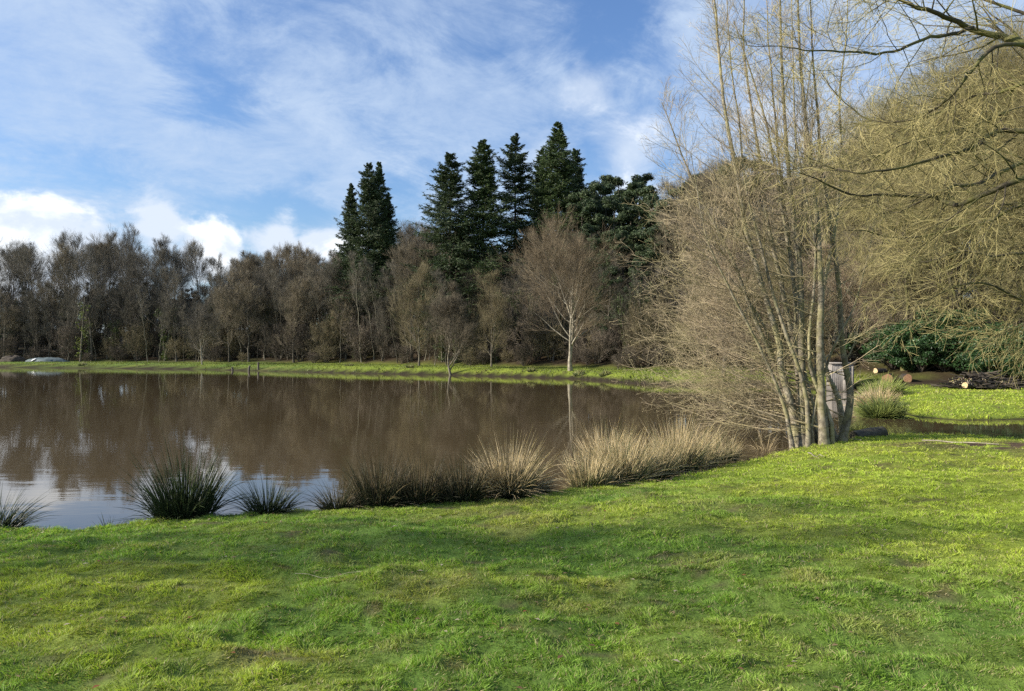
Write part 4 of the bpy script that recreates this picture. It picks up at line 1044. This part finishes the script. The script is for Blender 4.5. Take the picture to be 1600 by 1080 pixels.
# white shed seen between the alder stems
D = 37; sx = (1312 - 800) / FPX * D; sz = gz(sx, D) - .05
shed = empty('garden_shed', (sx, D, sz), R(-8))
w = Acc()
for k in range(11): box(w, (-.70 + k * .14, -.6, .82), (.137, .03, 1.64))
for k in range(8): box(w, (-.78, -.52 + k * .15, .82), (.03, .14, 1.64)); box(w, (.78, -.52 + k * .15, .82), (.03, .14, 1.64))
box(w, (0, .58, .82), (1.53, .03, 1.64))
shed.scale = (.68, .7, .86)
link('wall', w.mesh('wall', M_whitewood, smooth=False), shed)
r_ = Acc(); box(r_, (0, -.03, 1.68), (1.80, 1.42, .07)); link('roof', r_.mesh('roof', M_whitewood, smooth=False), shed)
d_ = Acc(); box(d_, (.3, -.625, .78), (.55, .02, 1.45)); door = link('door', d_.mesh('door', M_whitewood, smooth=False), shed)
h_ = Acc(); box(h_, (.10, -.645, .8), (.03, .025, .12)); link('handle', h_.mesh('handle', M_post, smooth=False), door)
tag(shed, 'small pale boarded shed half hidden behind the alder stems', 'shed')
# covered heap on the far left shore
def dome(lx, ly, h, seed, name, mat):
    rg = np.random.default_rng(seed); n, k = 36, 12; V = []
    for j in range(k):
        f = j / (k - 1); rr = math.cos(f * math.pi / 2) ** .7
        a = np.linspace(0, 2 * np.pi, n, endpoint=False); wv = 1 + .07 * np.sin(a * 5 + seed) + .05 * rg.normal(size=n)
        V.append(np.stack([np.cos(a) * rr * lx * wv, np.sin(a) * rr * ly * wv, np.full(n, math.sin(f * math.pi / 2) * h) * (1 + .10 * np.cos(a * 3 + seed)) + .03 * rg.normal(size=n)], 1))
    V = np.concatenate(V); i = np.arange(n * k).reshape(k, n); j = np.roll(i, -1, 1)
    return mk_mesh(name, V, np.stack([i[:-1], j[:-1], j[1:], i[1:]], -1).reshape(-1, 4), None, mat)
D = 92; x = (76 - 800) / FPX * D; hp = empty('covered_heap', (x, D, gz(x, D) - .1))
link('cover', dome(2.6, 1.2, .60, 3, 'cover', M_tarp), hp); o = link('white_highlight', dome(.34, .16, .10, 5, 'white_highlight', M_highlight), hp, loc=(-1.3, -.78, .34)); o.rotation_euler = (.2, -.5, .1)  # small white dome added to paint the bright highlight on the cover
tag(hp, 'long low heap under a blue-grey sheet with a painted white highlight on the far left shore', 'covered heap')
x = (22 - 800) / FPX * D; o = link('dark_heap', dome(1.6, 1, .85, 8, 'dark_heap', M_dark), loc=(x, D, gz(x, D) - .1)); tag(o, 'low dark heap left of the sheet-covered heap on the far left shore', 'heap')
# posts by the far water
for i, (px, h, lb) in enumerate(((389, .50, 'shorter leaning wooden post in the shallows by the far bank'), (404, .80, 'taller upright wooden post in the shallows by the far bank'), (364, .32, 'low stub of a wooden post left of the two taller posts'))):
    D = 69.5 + i * .4; pa = Acc(); P = np.array([[(0, 0, -.4), (.02 * (1 - i), 0, h * .5), (.10 * (1 - i), 0, h)]]); tubes(pa, P, np.array([[.10, .095, .085]]), 8)
    q = P[0, -1]; a = np.arange(8) * np.pi / 4; capv = np.concatenate([q + np.stack([np.cos(a) * .085, np.sin(a) * .085, 0 * a + .002], 1), (q + (0, 0, .02))[None]])
    pa.add(capv, None, np.array([(k, (k + 1) % 8, 8) for k in range(8)]))
    tag(link('wooden_post', pa.mesh('wooden_post', M_post), loc=((px - 800) / FPX * D, D, 0)), lb, 'post', 'wooden posts by the far bank')
# dark stump at the alder foot
D = 15.9; x = (1357 - 800) / FPX * D
b, caps = bm_log('wood', .75, .16, M_stone, M_stone, 11); e = empty('mossy_stump', (x, D, .08)); e.rotation_euler = (0, R(-8), R(12)); link('wood', b, e)
for c in caps: link('cut_end', c, e)
tag(e, 'dark wet stump lying in the shallow water right of the alder foot', 'stump')
# dead sticks on the lawn
GS = 'thin dead sticks on the grass'
for i, (p0, p1, lb, r) in enumerate((((1300, 672), (1345, 683), 'pale stick lying on the muddy grass right of the alder foot', .012), ((1440, 690), (1560, 700), 'long pale stick on the muddy strip by the flooded hollow', .014), ((462, 918), (565, 940), 'thin pale straw stick on the lawn left of centre', .0016), ((1262, 706), (1285, 716), 'short stick on the bare edge below the alder', .012))):
    A_, B_ = [], []
    pts = []
    for f in np.linspace(0, 1, 6):
        px, py = p0[0] + (p1[0] - p0[0]) * f, p0[1] + (p1[1] - p0[1]) * f; D = 1.72 * FPX / (py - 548); X = (px - 800) / FPX * D; pts.append((X, D, gz(X, D) + .03 + .012 * math.sin(f * 9)))
    pts = np.array(pts); c = pts[0].copy(); pa = Acc(); tubes(pa, (pts - c)[None], np.linspace(r, r * .5, 6)[None], 5)
    tag(link('stick', pa.mesh('stick', M_pale), loc=c), lb, 'stick', GS)
